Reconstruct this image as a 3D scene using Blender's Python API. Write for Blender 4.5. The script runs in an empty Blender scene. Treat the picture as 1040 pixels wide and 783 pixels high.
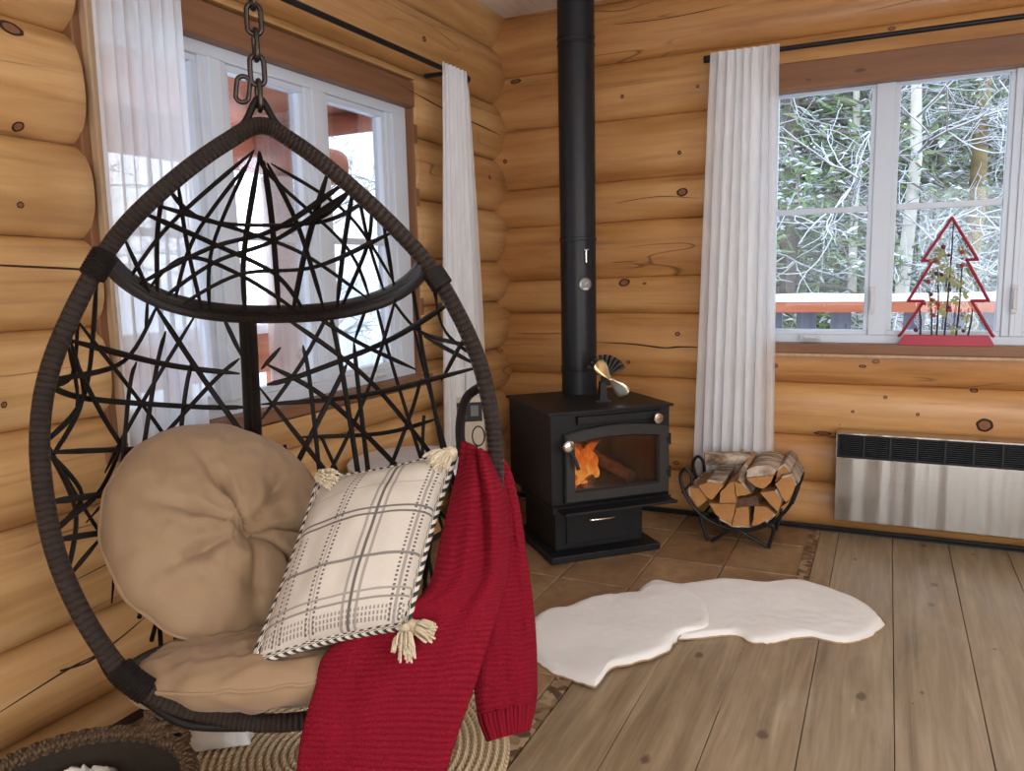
import bpy, math, random
from mathutils import Vector, Matrix, noise as mnoise
C = bpy.context.scene.collection
PI = math.pi
rnd = random.Random(7)
SKY, E1, E2, E3, E4, EXPO = 5.5, 32, 44, 66, 44, -0.42

# ---------------------------------------------------------------- camera
F_PX = 797.8
YAW, PIT, ROL = 0.44647, 0.1402, -0.022366
CAM = Vector((1.91, -3.952, 1.25))
FW = Vector((-math.sin(YAW)*math.cos(PIT), math.cos(YAW)*math.cos(PIT), -math.sin(PIT)))
_r0 = Vector((math.cos(YAW), math.sin(YAW), 0)); _u0 = _r0.cross(FW)
RT = _r0*math.cos(ROL) + _u0*math.sin(ROL)
UP = _u0*math.cos(ROL) - _r0*math.sin(ROL)

def at(x, y, d):
    """point of the room at depth d along the photograph's sight line"""
    return CAM + (FW + RT*((x-520)/F_PX) - UP*((y-391.5)/F_PX))*d

# ---------------------------------------------------------------- node helper
class G:
    def __init__(self, name, metallic=0.0, rough=0.5, **kw):
        self.m = bpy.data.materials.new(name); self.m.use_nodes = True
        self.t = self.m.node_tree; self.t.nodes.clear()
        self.out = self.n('ShaderNodeOutputMaterial')
        self.b = self.n('ShaderNodeBsdfPrincipled')
        self.link(self.b.outputs[0], self.out.inputs[0])
        self.b.inputs['Metallic'].default_value = metallic
        self.b.inputs['Roughness'].default_value = rough
        for k, v in kw.items(): self.b.inputs[k.replace('_', ' ')].default_value = v
    def n(self, t): return self.t.nodes.new(t)
    def link(self, a, b): self.t.links.new(a, b)
    def put(self, sock, v):
        if isinstance(v, bpy.types.NodeSocket): self.link(v, sock)
        elif isinstance(v, (tuple, list)) and len(v) == 3 and sock.type == 'RGBA': sock.default_value = (*v, 1)
        else: sock.default_value = v
    def obj(self): return self.n('ShaderNodeTexCoord').outputs['Object']
    def uv(self): return self.n('ShaderNodeTexCoord').outputs['UV']
    def attr(self, name):
        a = self.n('ShaderNodeAttribute'); a.attribute_name = name; return a.outputs['Fac']
    def sc(self, v, s, loc=(0, 0, 0), rot=(0, 0, 0)):
        m = self.n('ShaderNodeMapping'); self.put(m.inputs[0], v)
        m.inputs['Scale'].default_value = s; m.inputs['Location'].default_value = loc; m.inputs['Rotation'].default_value = rot
        return m.outputs[0]
    def xyz(self, v):
        s = self.n('ShaderNodeSeparateXYZ'); self.put(s.inputs[0], v); return s.outputs
    def comb(self, x, y, z):
        s = self.n('ShaderNodeCombineXYZ')
        for i, v in enumerate((x, y, z)): self.put(s.inputs[i], v)
        return s.outputs[0]
    def noise(self, v, scale=1, detail=4, rough=.55, dist=0):
        k = self.n('ShaderNodeTexNoise'); self.put(k.inputs['Vector'], v)
        k.inputs['Scale'].default_value = scale; k.inputs['Detail'].default_value = detail
        k.inputs['Roughness'].default_value = rough; k.inputs['Distortion'].default_value = dist
        return k.outputs['Fac']
    def vor(self, v, scale=1, feature='F1', rand=1.0, dim='3D'):
        k = self.n('ShaderNodeTexVoronoi'); self.put(k.inputs['Vector'], v); k.feature = feature; k.voronoi_dimensions = dim
        k.inputs['Scale'].default_value = scale; k.inputs['Randomness'].default_value = rand
        return k.outputs
    def ma(self, op, a, b=0.0, c=None, clamp=False):
        k = self.n('ShaderNodeMath'); k.operation = op; k.use_clamp = clamp
        self.put(k.inputs[0], a); self.put(k.inputs[1], b)
        if c is not None: self.put(k.inputs[2], c)
        return k.outputs[0]
    def mix(self, f, a, b, mode='MIX'):
        k = self.n('ShaderNodeMix'); k.data_type = 'RGBA'; k.blend_type = mode
        self.put(k.inputs[0], f); self.put(k.inputs[6], a); self.put(k.inputs[7], b)
        return k.outputs[2]
    def ramp(self, f, stops, interp='LINEAR'):
        k = self.n('ShaderNodeValToRGB'); self.put(k.inputs[0], f); k.color_ramp.interpolation = interp
        e = k.color_ramp.elements
        while len(e) < len(stops): e.new(0.5)
        for s, (p, c) in zip(e, stops):
            s.position = p; s.color = (c, c, c, 1) if isinstance(c, (int, float)) else (*c, 1)
        return k.outputs[0]
    def rng(self, v, a, b, c=0.0, d=1.0):
        k = self.n('ShaderNodeMapRange'); self.put(k.inputs[0], v)
        for i, x in enumerate((a, b, c, d)): k.inputs[i+1].default_value = x
        return k.outputs[0]
    def bump(self, h, strength=.3, dist=.01):
        k = self.n('ShaderNodeBump'); self.put(k.inputs['Height'], h)
        k.inputs['Strength'].default_value = strength; k.inputs['Distance'].default_value = dist
        self.link(k.outputs[0], self.b.inputs['Normal'])
    def col(self, c): self.put(self.b.inputs['Base Color'], c)
    def rgh(self, r): self.put(self.b.inputs['Roughness'], r)

def plain(name, col, rough=.5, metallic=0.0, var=.12, scale=30, bump=.1, bdist=.002, **kw):
    """one colour with slight procedural variation and fine relief"""
    g = G(name, metallic, rough, **kw); o = g.obj()
    n = g.noise(o, scale, 3)
    g.col(g.mix(n, tuple(c*(1-var) for c in col), tuple(min(1, c*(1+var)) for c in col)))
    if bump: g.bump(g.noise(o, scale*4, 2), bump, bdist)
    return g.m

# ---------------------------------------------------------------- mesh helper
class MB:
    def __init__(s): s.v = []; s.f = []; s.mi = []; s.attr = []; s.av = 0.0; s.cm = 0; s.uvs = {}
    def add(s, vs, fs, uv=None):
        b = len(s.v); s.v += [tuple(v) for v in vs]; s.attr += [s.av]*len(vs)
        if uv: 
            for i, u in enumerate(uv): s.uvs[b+i] = u
        s.f += [tuple(b+i for i in f) for f in fs]; s.mi += [s.cm]*len(fs)
        return b
    def box(s, lo, hi, M=None):
        (a, b, c), (d, e, f) = lo, hi
        vs = [Vector(p) for p in ((a,b,c),(d,b,c),(d,e,c),(a,e,c),(a,b,f),(d,b,f),(d,e,f),(a,e,f))]
        if M: vs = [M @ v for v in vs]
        s.add(vs, [(0,3,2,1),(4,5,6,7),(0,1,5,4),(1,2,6,5),(2,3,7,6),(3,0,4,7)]); return s
    def grid(s, rows, closed=False, uv=False):
        n = len(rows[0]); vs = [p for r in rows for p in r]; fs = []
        m = n if closed else n-1
        for i in range(len(rows)-1):
            for j in range(m):
                k = (j+1) % n
                fs.append((i*n+j, i*n+k, (i+1)*n+k, (i+1)*n+j))
        u = [(j/(n-1), i/(len(rows)-1)) for i in range(len(rows)) for j in range(n)] if uv else None
        return s.add(vs, fs, u)
    def tube(s, pts, r, seg=8, closed=False, caps=True, flat=1.0, up=None):
        pts = [Vector(p) for p in pts]; n = len(pts)
        rs = r if isinstance(r, (list, tuple)) else [r]*n
        rows = []; prev = None
        for i, p in enumerate(pts):
            if closed: t = pts[(i+1) % n]-pts[i-1]
            else: t = pts[min(i+1, n-1)]-pts[max(i-1, 0)]
            if t.length < 1e-9: t = Vector((0, 0, 1))
            t.normalize()
            if up is not None:
                u_ = up[i] if isinstance(up, list) else up
                a = t.cross(u_)
            elif prev is None:
                a = t.cross(Vector((0, 0, 1)))
                if a.length < 1e-3: a = t.cross(Vector((1, 0, 0)))
            else: a = prev - t*prev.dot(t)
            if a.length < 1e-6: a = t.orthogonal()
            a.normalize(); prev = a; b = t.cross(a)
            rows.append([p + a*(math.cos(2*PI*k/seg)*rs[i]) + b*(math.sin(2*PI*k/seg)*rs[i]*flat) for k in range(seg)])
        if closed: rows.append(rows[0])
        base = s.grid(rows, closed=True)
        if caps and not closed:
            s.f.append(tuple(base+k for k in reversed(range(seg)))); s.mi.append(s.cm)
            o = base+(n-1)*seg; s.f.append(tuple(o+k for k in range(seg))); s.mi.append(s.cm)
        return s
    def lathe(s, prof, c=(0, 0, 0), seg=32, M=None, caps=True):
        rows = []
        for r, z in prof:
            row = [Vector((c[0]+r*math.cos(2*PI*k/seg), c[1]+r*math.sin(2*PI*k/seg), c[2]+z)) for k in range(seg)]
            if M: row = [M @ v for v in row]
            rows.append(row)
        b = s.grid(rows, closed=True)
        if caps:
            s.f.append(tuple(b+k for k in reversed(range(seg)))); s.mi.append(s.cm)
            o = b+(len(prof)-1)*seg; s.f.append(tuple(o+k for k in range(seg))); s.mi.append(s.cm)
        return s
    def prism(s, poly, d, M=None, cap_mi=None):
        """2D polygon in XZ, extruded along +Y by d"""
        n = len(poly)
        vs = [Vector((x, 0, z)) for x, z in poly]+[Vector((x, d, z)) for x, z in poly]
        if M: vs = [M @ v for v in vs]
        b = s.add(vs, [(i, (i+1) % n, n+(i+1) % n, n+i) for i in range(n)])
        for f in (tuple(range(n)), tuple(reversed(range(n, 2*n)))):
            s.f.append(tuple(b+i for i in f)); s.mi.append(s.cm if cap_mi is None else cap_mi)
        return s
    def ball(s, c, r, seg=12, rings=8, M=None):
        rx, ry, rz = r if isinstance(r, (tuple, list)) else (r, r, r)
        rows = []
        for i in range(rings+1):
            a = -PI/2+PI*i/rings
            row = [Vector((c[0]+rx*math.cos(a)*math.cos(2*PI*k/seg), c[1]+ry*math.cos(a)*math.sin(2*PI*k/seg), c[2]+rz*math.sin(a))) for k in range(seg)]
            if M: row = [M @ v for v in row]
            rows.append(row)
        s.grid(rows, closed=True); return s
    def build(s, name, mats, parent=None, smooth=True, bevel=0, angle=40, solid=0, subsurf=0):
        me = bpy.data.meshes.new(name); me.from_pydata(s.v, [], s.f)
        mats = mats if isinstance(mats, (list, tuple)) else [mats]
        for m in mats: me.materials.append(m)
        me.polygons.foreach_set('material_index', s.mi)
        if any(s.attr):
            a = me.attributes.new('lv', 'FLOAT', 'POINT'); a.data.foreach_set('value', s.attr)
        if s.uvs:
            ul = me.uv_layers.new(name='UVMap')
            for l in me.loops: ul.data[l.index].uv = s.uvs.get(l.vertex_index, (0, 0))
        me.validate(); me.update()
        if smooth:
            me.polygons.foreach_set('use_smooth', [True]*len(me.polygons))
            try: me.set_sharp_from_angle(angle=math.radians(angle))
            except Exception: pass
        o = bpy.data.objects.new(name, me); C.objects.link(o)
        if parent: o.parent = parent
        if bevel:
            m = o.modifiers.new('bevel', 'BEVEL'); m.width = bevel; m.segments = 2; m.limit_method = 'ANGLE'
        if solid:
            m = o.modifiers.new('solid', 'SOLIDIFY'); m.thickness = solid; m.offset = 0
        if subsurf:
            m = o.modifiers.new('sub', 'SUBSURF'); m.levels = subsurf; m.render_levels = subsurf
        return o

def tag(o, label=None, cat=None, group=None, kind=None):
    if label: o['label'] = label
    if cat: o['category'] = cat
    if group: o['group'] = group
    if kind: o['kind'] = kind
    return o

def empty(name, label=None, cat=None, loc=(0, 0, 0), rz=0, group=None, kind=None, M=None):
    o = bpy.data.objects.new(name, None); C.objects.link(o)
    if M: o.matrix_world = M
    else: o.location = loc; o.rotation_euler = (0, 0, rz)
    o.empty_display_size = .1
    return tag(o, label, cat, group, kind)

def cat_rom(pts, sub=6, closed=False):
    P = [Vector(p) for p in pts]; n = len(P); out = []
    rngi = range(n) if closed else range(n-1)
    for i in rngi:
        if closed: a, b, c, d = P[i-1], P[i], P[(i+1) % n], P[(i+2) % n]
        else: a, b, c, d = P[max(i-1, 0)], P[i], P[i+1], P[min(i+2, n-1)]
        for k in range(sub):
            t = k/sub
            out.append(.5*((2*b)+(c-a)*t+(2*a-5*b+4*c-d)*t*t+(3*b-a-3*c+d)*t**3))
    if not closed: out.append(P[-1])
    return out

def lerp(a, b, t): return a+(b-a)*t
def nz(x, y, z=0.0, s=1.0): return mnoise.noise(Vector((x*s, y*s, z*s)))

# ---------------------------------------------------------------- materials
def log_material(name, axis, c_dark, c_mid, c_light):
    g = G(name, 0, .42); o = g.obj(); x = g.xyz(o); lv = g.attr('lv')
    along = x[0] if axis == 'X' else x[1]
    z = x[2]
    v = g.comb(g.ma('MULTIPLY', along, 1.1), g.ma('MULTIPLY', z, 15), g.ma('MULTIPLY', lv, 31.7))
    n1 = g.noise(v, 1.0, 6, .6, .35)
    v2 = g.comb(g.ma('MULTIPLY', along, .7), g.ma('MULTIPLY', z, 4), g.ma('MULTIPLY', lv, 11.3))
    n2 = g.noise(v2, 1.4, 4, .65)
    c = g.ramp(g.ma('ADD', g.ma('MULTIPLY', n1, .55), g.ma('MULTIPLY', n2, .45)), [(.36, c_dark), (.5, c_mid), (.62, c_light)])
    hue = g.ma('FRACT', g.ma('MULTIPLY', lv, 7.31))
    c = g.mix(g.ma('MULTIPLY', hue, .35), c, g.mix(1.0, c, (.80, .62, .45), 'MULTIPLY'))
    # brown weather streaks
    st = g.noise(g.comb(g.ma('MULTIPLY', along, .9), g.ma('MULTIPLY', z, 38), g.ma('MULTIPLY', lv, 5.1)), 1.0, 3)
    c = g.mix(g.rng(st, .58, .76, 0, .5), c, tuple(q*.55 for q in c_dark))
    # long drying checks
    w = g.noise(g.comb(g.ma('MULTIPLY', along, .8), g.ma('MULTIPLY', z, 5), g.ma('MULTIPLY', lv, 3.7)), 1.0, 2)
    ln = g.ma('ABSOLUTE', g.ma('SUBTRACT', w, .5))
    gate = g.rng(g.noise(g.comb(g.ma('MULTIPLY', along, .7), lv, 3.3), 1.7, 1), .56, .62)
    check = g.ma('MULTIPLY', g.rng(ln, .0, .008, 1, 0), gate, clamp=True)
    c = g.mix(g.ma('MULTIPLY', check, .75), c, (.09, .035, .012))
    # knots
    kv = g.comb(g.ma('MULTIPLY', along, 2.1), g.ma('MULTIPLY', z, 3.0), g.ma('MULTIPLY', lv, 0))
    kx = g.noise(g.sc(o, (14, 14, 14)), 1.0, 2)
    k = g.vor(kv, 1.0, dim='2D')
    d = g.ma('ADD', k['Distance'], g.ma('MULTIPLY', g.ma('SUBTRACT', kx, .5), .025))
    rnd_ = g.xyz(k['Color'])[0]
    size = g.rng(rnd_, .55, 1, 0.0, .045)
    q = g.ma('DIVIDE', d, g.ma('MAXIMUM', size, .001))
    ring = g.ramp(q, [(0, (.27, .11, .04)), (.45, (.30, .12, .045)), (.62, (.06, .022, .01)), (.8, (.12, .05, .018)), (1.0, (.4, .2, .08))])
    c = g.mix(g.ma('MULTIPLY', g.rng(q, .8, 1.0, 1, 0), .9), c, ring)
    g.col(c)
    h = g.ma('SUBTRACT', g.ma('MULTIPLY', n1, .4), g.ma('MULTIPLY', check, 1.2))
    g.bump(h, .35, .006)
    g.b.inputs['Coat Weight'].default_value = .06
    return g.m

M = {}
M['log_left'] = log_material('honey_pine_log', 'Y', (.40, .21, .075), (.56, .325, .13), (.66, .42, .20))
M['log_back'] = log_material('honey_pine_log_back', 'X', (.38, .17, .052), (.54, .275, .095), (.64, .36, .14))
M['knot'] = plain('knot_heartwood', (.24, .10, .042), .7, var=.35, scale=120, bump=.4)
M['crack'] = plain('drying_check', (.035, .014, .007), .9)

def board(name, dark, light, axis, rough=.5):
    g = G(name, 0, rough); o = g.obj()
    s = {'X': (1.5, 30, 30), 'Y': (30, 1.5, 30), 'Z': (30, 30, 1.5)}[axis]
    n = g.noise(g.sc(o, s), 1, 5, .6, .5)
    c = g.ramp(n, [(.3, dark), (.7, light)])
    kx = g.vor(g.sc(o, tuple(3.0 if q < 5 else 9.0 for q in s)), 1.0)
    q = g.ma('DIVIDE', kx['Distance'], g.ma('MAXIMUM', g.rng(g.xyz(kx['Color'])[1], .5, 1, 0, .11), .001))
    c = g.mix(g.ma('MULTIPLY', g.rng(q, .7, 1.0, 1, 0), .8), c, tuple(v*.35 for v in dark))
    g.col(c); g.bump(n, .2, .003); return g.m
M['brown_y'] = board('dark_stained_board_y', (.17, .075, .033), (.27, .125, .06), 'Y')
M['brown_x'] = board('dark_stained_board_x', (.17, .07, .028), (.27, .12, .05), 'X')
M['brown_z'] = board('dark_stained_board_z', (.17, .07, .028), (.27, .12, .05), 'Z')
M['palewood_z'] = board('pale_lining_board', (.42, .27, .15), (.55, .38, .23), 'Z')
M['white_vinyl'] = plain('white_window_vinyl', (.62, .69, .78), .35, var=.04, scale=4, bump=.05)  # cool cast of the sky light mixed into the white vinyl
M['white_trim'] = plain('white_trim_paint', (.8, .79, .76), .45, var=.05)

def glass(name):
    g = G(name, 0, .0); t = g.n('ShaderNodeBsdfTransparent'); t.inputs[0].default_value = (.93, .96, 1, 1)
    gl = g.n('ShaderNodeBsdfGlossy'); gl.inputs['Roughness'].default_value = .02
    fr = g.n('ShaderNodeFresnel'); fr.inputs[0].default_value = 1.35
    # faint streaks on the pane
    nn = g.noise(g.obj(), 3, 2)
    mx = g.n('ShaderNodeMixShader'); g.link(g.ma('MULTIPLY', fr.outputs[0], g.rng(nn, 0, 1, .5, .9)), mx.inputs[0])
    g.link(t.outputs[0], mx.inputs[1]); g.link(gl.outputs[0], mx.inputs[2]); g.link(mx.outputs[0], g.out.inputs[0])
    return g.m
M['glass'] = glass('window_glass')

def sheer(name, col, alpha, tl_share=.5, edge=0.0):
    g = G(name, 0, .9); o = g.obj()
    tr = g.n('ShaderNodeBsdfTransparent'); df = g.n('ShaderNodeBsdfDiffuse'); tl = g.n('ShaderNodeBsdfTranslucent')
    w = g.noise(g.sc(o, (60, 60, 9)), 1.0, 2)
    for s in (df, tl): g.put(s.inputs[0], g.mix(w, tuple(c*.94 for c in col), col))
    m1 = g.n('ShaderNodeMixShader'); m1.inputs[0].default_value = tl_share
    g.link(df.outputs[0], m1.inputs[1]); g.link(tl.outputs[0], m1.inputs[2])
    m2 = g.n('ShaderNodeMixShader'); al = g.rng(w, .2, .8, alpha-.05, alpha+.05)
    if edge:   # the gathered middle hangs in more layers than the sides
        ed = g.ma('ABSOLUTE', g.ma('SUBTRACT', g.xyz(g.uv())[0], .52)); al = g.ma('SUBTRACT', al, g.ma('MULTIPLY', g.rng(ed, .22, .5), edge))
    g.put(m2.inputs[0], al)
    g.link(tr.outputs[0], m2.inputs[1]); g.link(m1.outputs[0], m2.inputs[2]); g.link(m2.outputs[0], g.out.inputs[0])
    return g.m
M['sheer'] = sheer('sheer_white_voile', (.86, .90, .96), .84)
M['sheer_dense'] = sheer('white_voile_gathered', (.94, .96, .99), .93, .22, .38)
M['black_metal'] = plain('black_steel', (.018, .018, .02), .45, .6, var=.3, bump=.1)
M['black_paint'] = plain('black_stove_paint', (.010, .0105, .012), .5, .0, Specular_IOR_Level=.3, var=.25, scale=60, bump=.15, bdist=.0008)
M['black_pipe'] = plain('black_pipe_paint', (.011, .012, .015), .42, .0, Specular_IOR_Level=.35, var=.25, scale=20, bump=.08, bdist=.0006)
M['chrome'] = plain('bright_nickel', (.78, .75, .68), .22, 1.0, var=.08, bump=0)
M['gold'] = plain('brushed_gold', (.80, .62, .32), .28, .9, var=.1, scale=50, bump=.1)

# ================================================================ the room
def log_wall(name, axis, va, pa, vb, pb, L0, L1, opening, mat, ztop, B, cracks=(), knots=()):
    """courses of logs: groove heights va at position pa, vb at position pb along the wall"""
    def groove(i, s):
        t = (s-pa)/(pb-pa); return lerp(va[i], vb[i], max(-.6, min(1.6, t)))
    def depth(i, s, z):
        zl, zh = groove(i, s), groove(i+1, s)
        t = max(-1, min(1, (z-zl)/(zh-zl)*2-1))
        bulge = B*(1-abs(t)**2.5)**.62
        return -B+bulge+.006*nz(s*1.3, z*2.1, i*7.7)*(1-abs(t)**4)
    def P(s, z, d): return (d, s, z) if axis == 'Y' else (s, -d, z)
    def surf(s, z):
        for i in range(len(va)-1):
            if groove(i, s) <= z <= groove(i+1, s): return depth(i, s, z)
        return -B
    mb = MB(); s0, s1, oz0, oz1 = opening
    cuts = [L0, s0, s1, L1]
    for i in range(len(va)-1):
        mb.av = .137+.618*i+(.31 if axis == 'X' else 0)
        for a, b in zip(cuts[:-1], cuts[1:]):
            inside = (a == s0)
            n = max(2, int((b-a)/.06))
            bands = [(None, None)]
            zl, zh = groove(i, (a+b)/2), groove(i+1, (a+b)/2)
            if inside:
                bands = []
                if zl < oz0: bands.append((None, oz0))
                if zh > oz1: bands.append((oz1, None))
            for lo, hi in bands:
                rows = []
                K = 20
                for k in range(n+1):
                    s = lerp(a, b, k/n); l, h = groove(i, s), groove(i+1, s)
                    l2 = l if lo is None else min(max(l, lo), h); h2 = h if hi is None else max(min(h, hi), l)
                    h2 = min(h2, ztop)
                    row = []
                    for q in range(K+1):
                        t = .5-.5*math.cos(PI*q/K); z = lerp(l2, h2, t)
                        row.append(P(s, z, depth(i, s, z)))
                    rows.append(row)
                if axis == 'X': rows = rows
                else: rows = [list(reversed(r)) for r in rows]
                mb.grid(rows)
                for row, e in ((rows[0], a), (rows[-1], b)):          # log ends beside the window
                    if e in (s0, s1):
                        back = [tuple((-.14 if (axis == 'Y' and j == 0) else (.14 if (axis == 'X' and j == 1) else c)) for j, c in enumerate(p)) for p in row]
                        mb.grid([row, back])
        mb.av = .2
    # outer face and reveals
    def quad(a, b, z0, z1, d): mb.add([P(a, z0, d), P(b, z0, d), P(b, z1, d), P(a, z1, d)], [(0, 1, 2, 3)])
    for d in (-.14,):
        quad(L0, s0, -.05, ztop, d); quad(s1, L1, -.05, ztop, d); quad(s0, s1, -.05, oz0, d); quad(s0, s1, oz1, ztop, d)
    for z in (oz0, oz1): mb.add([P(s0, z, -.14), P(s1, z, -.14), P(s1, z, 0), P(s0, z, 0)], [(0, 1, 2, 3)])
    # open drying cracks
    mb.cm = 1; mb.av = 0.01
    for pts, w in cracks:
        line = cat_rom([(s, z, 0) for s, z in pts], 8); n = len(line)
        top = []; bot = []
        for k, p in enumerate(line):
            ww = w*min(1, 4*min(k, n-1-k)/n+.15)*(.75+.5*abs(nz(p.x*9, p.y*9)))
            top.append(P(p.x, p.y+ww, surf(p.x, p.y+ww)+.0012)); bot.append(P(p.x, p.y-ww, surf(p.x, p.y-ww)+.0012))
        mb.grid([top, bot])
    for s, z, rs, rz in knots:                 # dark-ringed branch knots
        for q0, q1, lift, mi in ((0, .72, .0012, 2), (.68, 1.0, .0018, 1)):
            mb.cm = mi; rows = []
            for f in (q0, (q0+q1)/2, q1):
                rows.append([P(s+rs*f*math.cos(a)*(1+.18*nz(s*9, a)), z+rz*f*math.sin(a)*(1+.18*nz(z*9, a+3)), surf(s+rs*f*math.cos(a), z+rz*f*math.sin(a))+lift) for a in [2*PI*k/22 for k in range(22)]])
            mb.grid(rows, closed=True)
    o = mb.build(name, [mat, M['crack'], M['knot']], angle=75)
    return tag(o, kind='structure')

VL_NEAR = [-.02, .09, .335, .64, .885, 1.135, 1.372, 1.617, 1.903, 2.16, 2.42, 2.70]
VL_CORN = [-.02, .08, .33, .612, .841, 1.106, 1.324, 1.598, 1.870, 2.162, 2.450, 2.75]
log_wall('wall_left', 'Y', VL_NEAR, -2.6, VL_CORN, -.1, -6.05, .10, (-2.497, -.87, .755, 2.105), M['log_left'], 2.62, .072,
         [([(-2.9, 1.305), (-2.62, 1.292), (-2.5, 1.285)], .003), ([(-1.0, 2.06), (-.6, 2.02), (-.28, 2.005), (-.03, 1.99)], .004),
          ([(-2.95, .215), (-2.72, .245), (-2.6, .25), (-2.45, .285)], .003), ([(-2.7, .47), (-2.45, .5), (-2.2, .52)], .002)],
         [(-2.664, 1.864, .030, .018), (-2.663, 1.637, .015, .011), (-2.699, 1.444, .009, .008), (-2.793, .967, .008, .008), (-2.69, .591, .007, .007), (-.795, 2.294, .016, .012), (-.181, 1.757, .012, .012)])
VB_CORN = [-.02, .21, .45, .704, 1.039, 1.212, 1.504, 1.708, 2.021, 2.299, 2.60, 2.9]
VB_FAR = [-.02, .22, .442, .70, 1.03, 1.25, 1.53, 1.74, 2.02, 2.30, 2.56, 2.86]
log_wall('wall_back', 'X', VB_CORN, .05, VB_FAR, 2.3, -.10, 4.4, (1.345, 2.99, .845, 2.18), M['log_back'], 2.62, .055,
         [([(.5, .885), (.72, .878), (.88, .862), (.97, .868), (1.12, .868)], .0045), ([(.05, .925), (.2, .925), (.36, .93)], .002),
          ([(.62, 2.47), (.9, 2.46), (1.2, 2.475)], .002), ([(.6, 1.30), (.75, 1.305)], .002), ([(.62, 1.60), (.85, 1.62), (1.05, 1.60)], .0018)],
         [(.973, 1.635, .028, .02), (.67, 1.196, .03, .02), (.07, 2.27, .03, .014), (2.317, .548, .034, .030), (1.783, .58, .008, .007), (1.655, .463, .04, .011), (.954, .934, .014, .010), (.957, 1.825, .01, .01), (1.045, 2.125, .008, .008), (.667, 2.122, .01, .01), (.007, 1.858, .012, .012), (2.272, .695, .016, .008), (1.918, .652, .009, .008), (2.054, .581, .008, .008), (.78, 1.19, .010, .007), (.696, .782, .01, .01), (1.817, .794, .016, .008)])

# ceiling: white beadboard running front to back
g = G('white_beadboard', 0, .5); x = g.xyz(g.obj())
fr = g.ma('ABSOLUTE', g.ma('SUBTRACT', g.ma('FRACT', g.ma('MULTIPLY', x[0], 18)), .5))
g.col(g.mix(g.noise(g.obj(), 8, 2), (.78, .76, .71), (.84, .82, .78))); g.bump(g.rng(fr, .42, .5, 1, 0), .8, .006)
mb = MB(); mb.box((-.15, -6.0, 2.605), (4.4, .15, 2.7)); tag(mb.build('ceiling', g.m, smooth=False), kind='structure')

# floor: wide pine planks running towards the back wall, tile in front of the stove
def plank_material():
    g = G('weathered_pine_planks', 0, .38); o = g.obj(); x = g.xyz(o); lv = g.attr('lv')
    v = g.comb(g.ma('MULTIPLY', x[0], 34), g.ma('MULTIPLY', x[1], 1.7), g.ma('MULTIPLY', lv, 23.1))
    n1 = g.noise(v, 1, 7, .62, .9)
    n2 = g.noise(g.comb(g.ma('MULTIPLY', x[0], 9), g.ma('MULTIPLY', x[1], 1.1), g.ma('MULTIPLY', lv, 9.1)), 1, 4, .6, 1.2)
    f = g.ma('ADD', g.ma('MULTIPLY', n1, .5), g.ma('MULTIPLY', n2, .5))
    c = g.ramp(f, [(.3, (.15, .102, .058)), (.45, (.27, .195, .118)), (.56, (.35, .265, .168)), (.68, (.45, .36, .25))])
    t = g.ma('FRACT', g.ma('MULTIPLY', lv, 5.77))
    c = g.mix(g.ma('MULTIPLY', t, .3), c, g.mix(1.0, c, (.86, .74, .62), 'MULTIPLY'))
    # scuffs worn pale
    sc = g.noise(g.sc(o, (5, 2.2, 1)), 1.0, 6, .7)
    c = g.mix(g.rng(sc, .55, .72, 0, .35), c, (.47, .39, .30))
    k = g.vor(g.comb(g.ma('MULTIPLY', x[0], 4.2), g.ma('MULTIPLY', x[1], 2.6), 0.0), 1.0, dim='2D')
    wob = g.noise(g.sc(o, (60, 40, 1)), 1.0, 2)
    d = g.ma('ADD', k['Distance'], g.ma('MULTIPLY', g.ma('SUBTRACT', wob, .5), .07))
    q = g.ma('DIVIDE', d, g.ma('MAXIMUM', g.rng(g.xyz(k['Color'])[0], .35, 1, 0, .085), .001))
    c = g.mix(g.ma('MULTIPLY', g.rng(q, .55, 1.0, 1, 0), .8), c, (.085, .045, .024))
    g.col(c); g.rgh(g.rng(n2, .3, .7, .34, .5)); g.bump(n1, .25, .002)
    return g.m
M['plank'] = plank_material()
M['gap'] = plain('floor_gap', (.045, .03, .02), .9)
mb = MB(); mb.box((-.15, -6.0, -.09), (4.4, .15, -.012)); mb.cm = 1
edges = [1.08]
while edges[-1] < 4.4: edges.append(edges[-1]+(.227 if len(edges) > 1 else .212))
diag = lambda x: -1.67+(x-1.05)*1.0      # the tile field is cut off at an angle in front of the stove
for i, (a, b) in enumerate(zip(edges[:-1], edges[1:])):
    b = min(b, 4.4); ya, yb = (.06 if a > 1.63 else min(.06, diag(a)-.045)), (.06 if b > 1.7 else diag(min(b, 1.66))-.045)
    if a < 1.66 < b: ya = yb = .06; 
    c0 = -2.9-rnd.random()*.8 if a < 1.66 else (-2.1-rnd.random()*1.6 if i % 2 else -3.4)
    for q, (e0, e1a, e1b) in enumerate(((-6.0, c0, c0), (c0, ya, yb))):
        mb.av = .11+.37*i+.53*q; l, r = a+.0012, b-.0012
        if a < 1.62 < b:
            if q: continue
            pl = [(l, -5.99), (r, -5.99), (r, .06), (1.666, .06), (1.666, -1.10), (l, diag(l)-.047)]
            mb.add([(x, y, -.012) for x, y in pl]+[(x, y, 0) for x, y in pl], [(6, 7, 8, 9, 10, 11)]+[(k, (k+1) % 6, 6+(k+1) % 6, 6+k) for k in range(6)]); continue
        vs = [(l, e0+.001, -.012), (r, e0+.001, -.012), (r, e1b-.001, -.012), (l, e1a-.001, -.012)]
        mb.add(vs+[(x, y, 0) for x, y, z in vs], [(4, 5, 6, 7), (0, 1, 5, 4), (1, 2, 6, 5), (2, 3, 7, 6), (3, 0, 4, 7)])
tag(mb.build('floor', [M['gap'], M['plank']], smooth=False, bevel=.0015), kind='structure')

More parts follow.
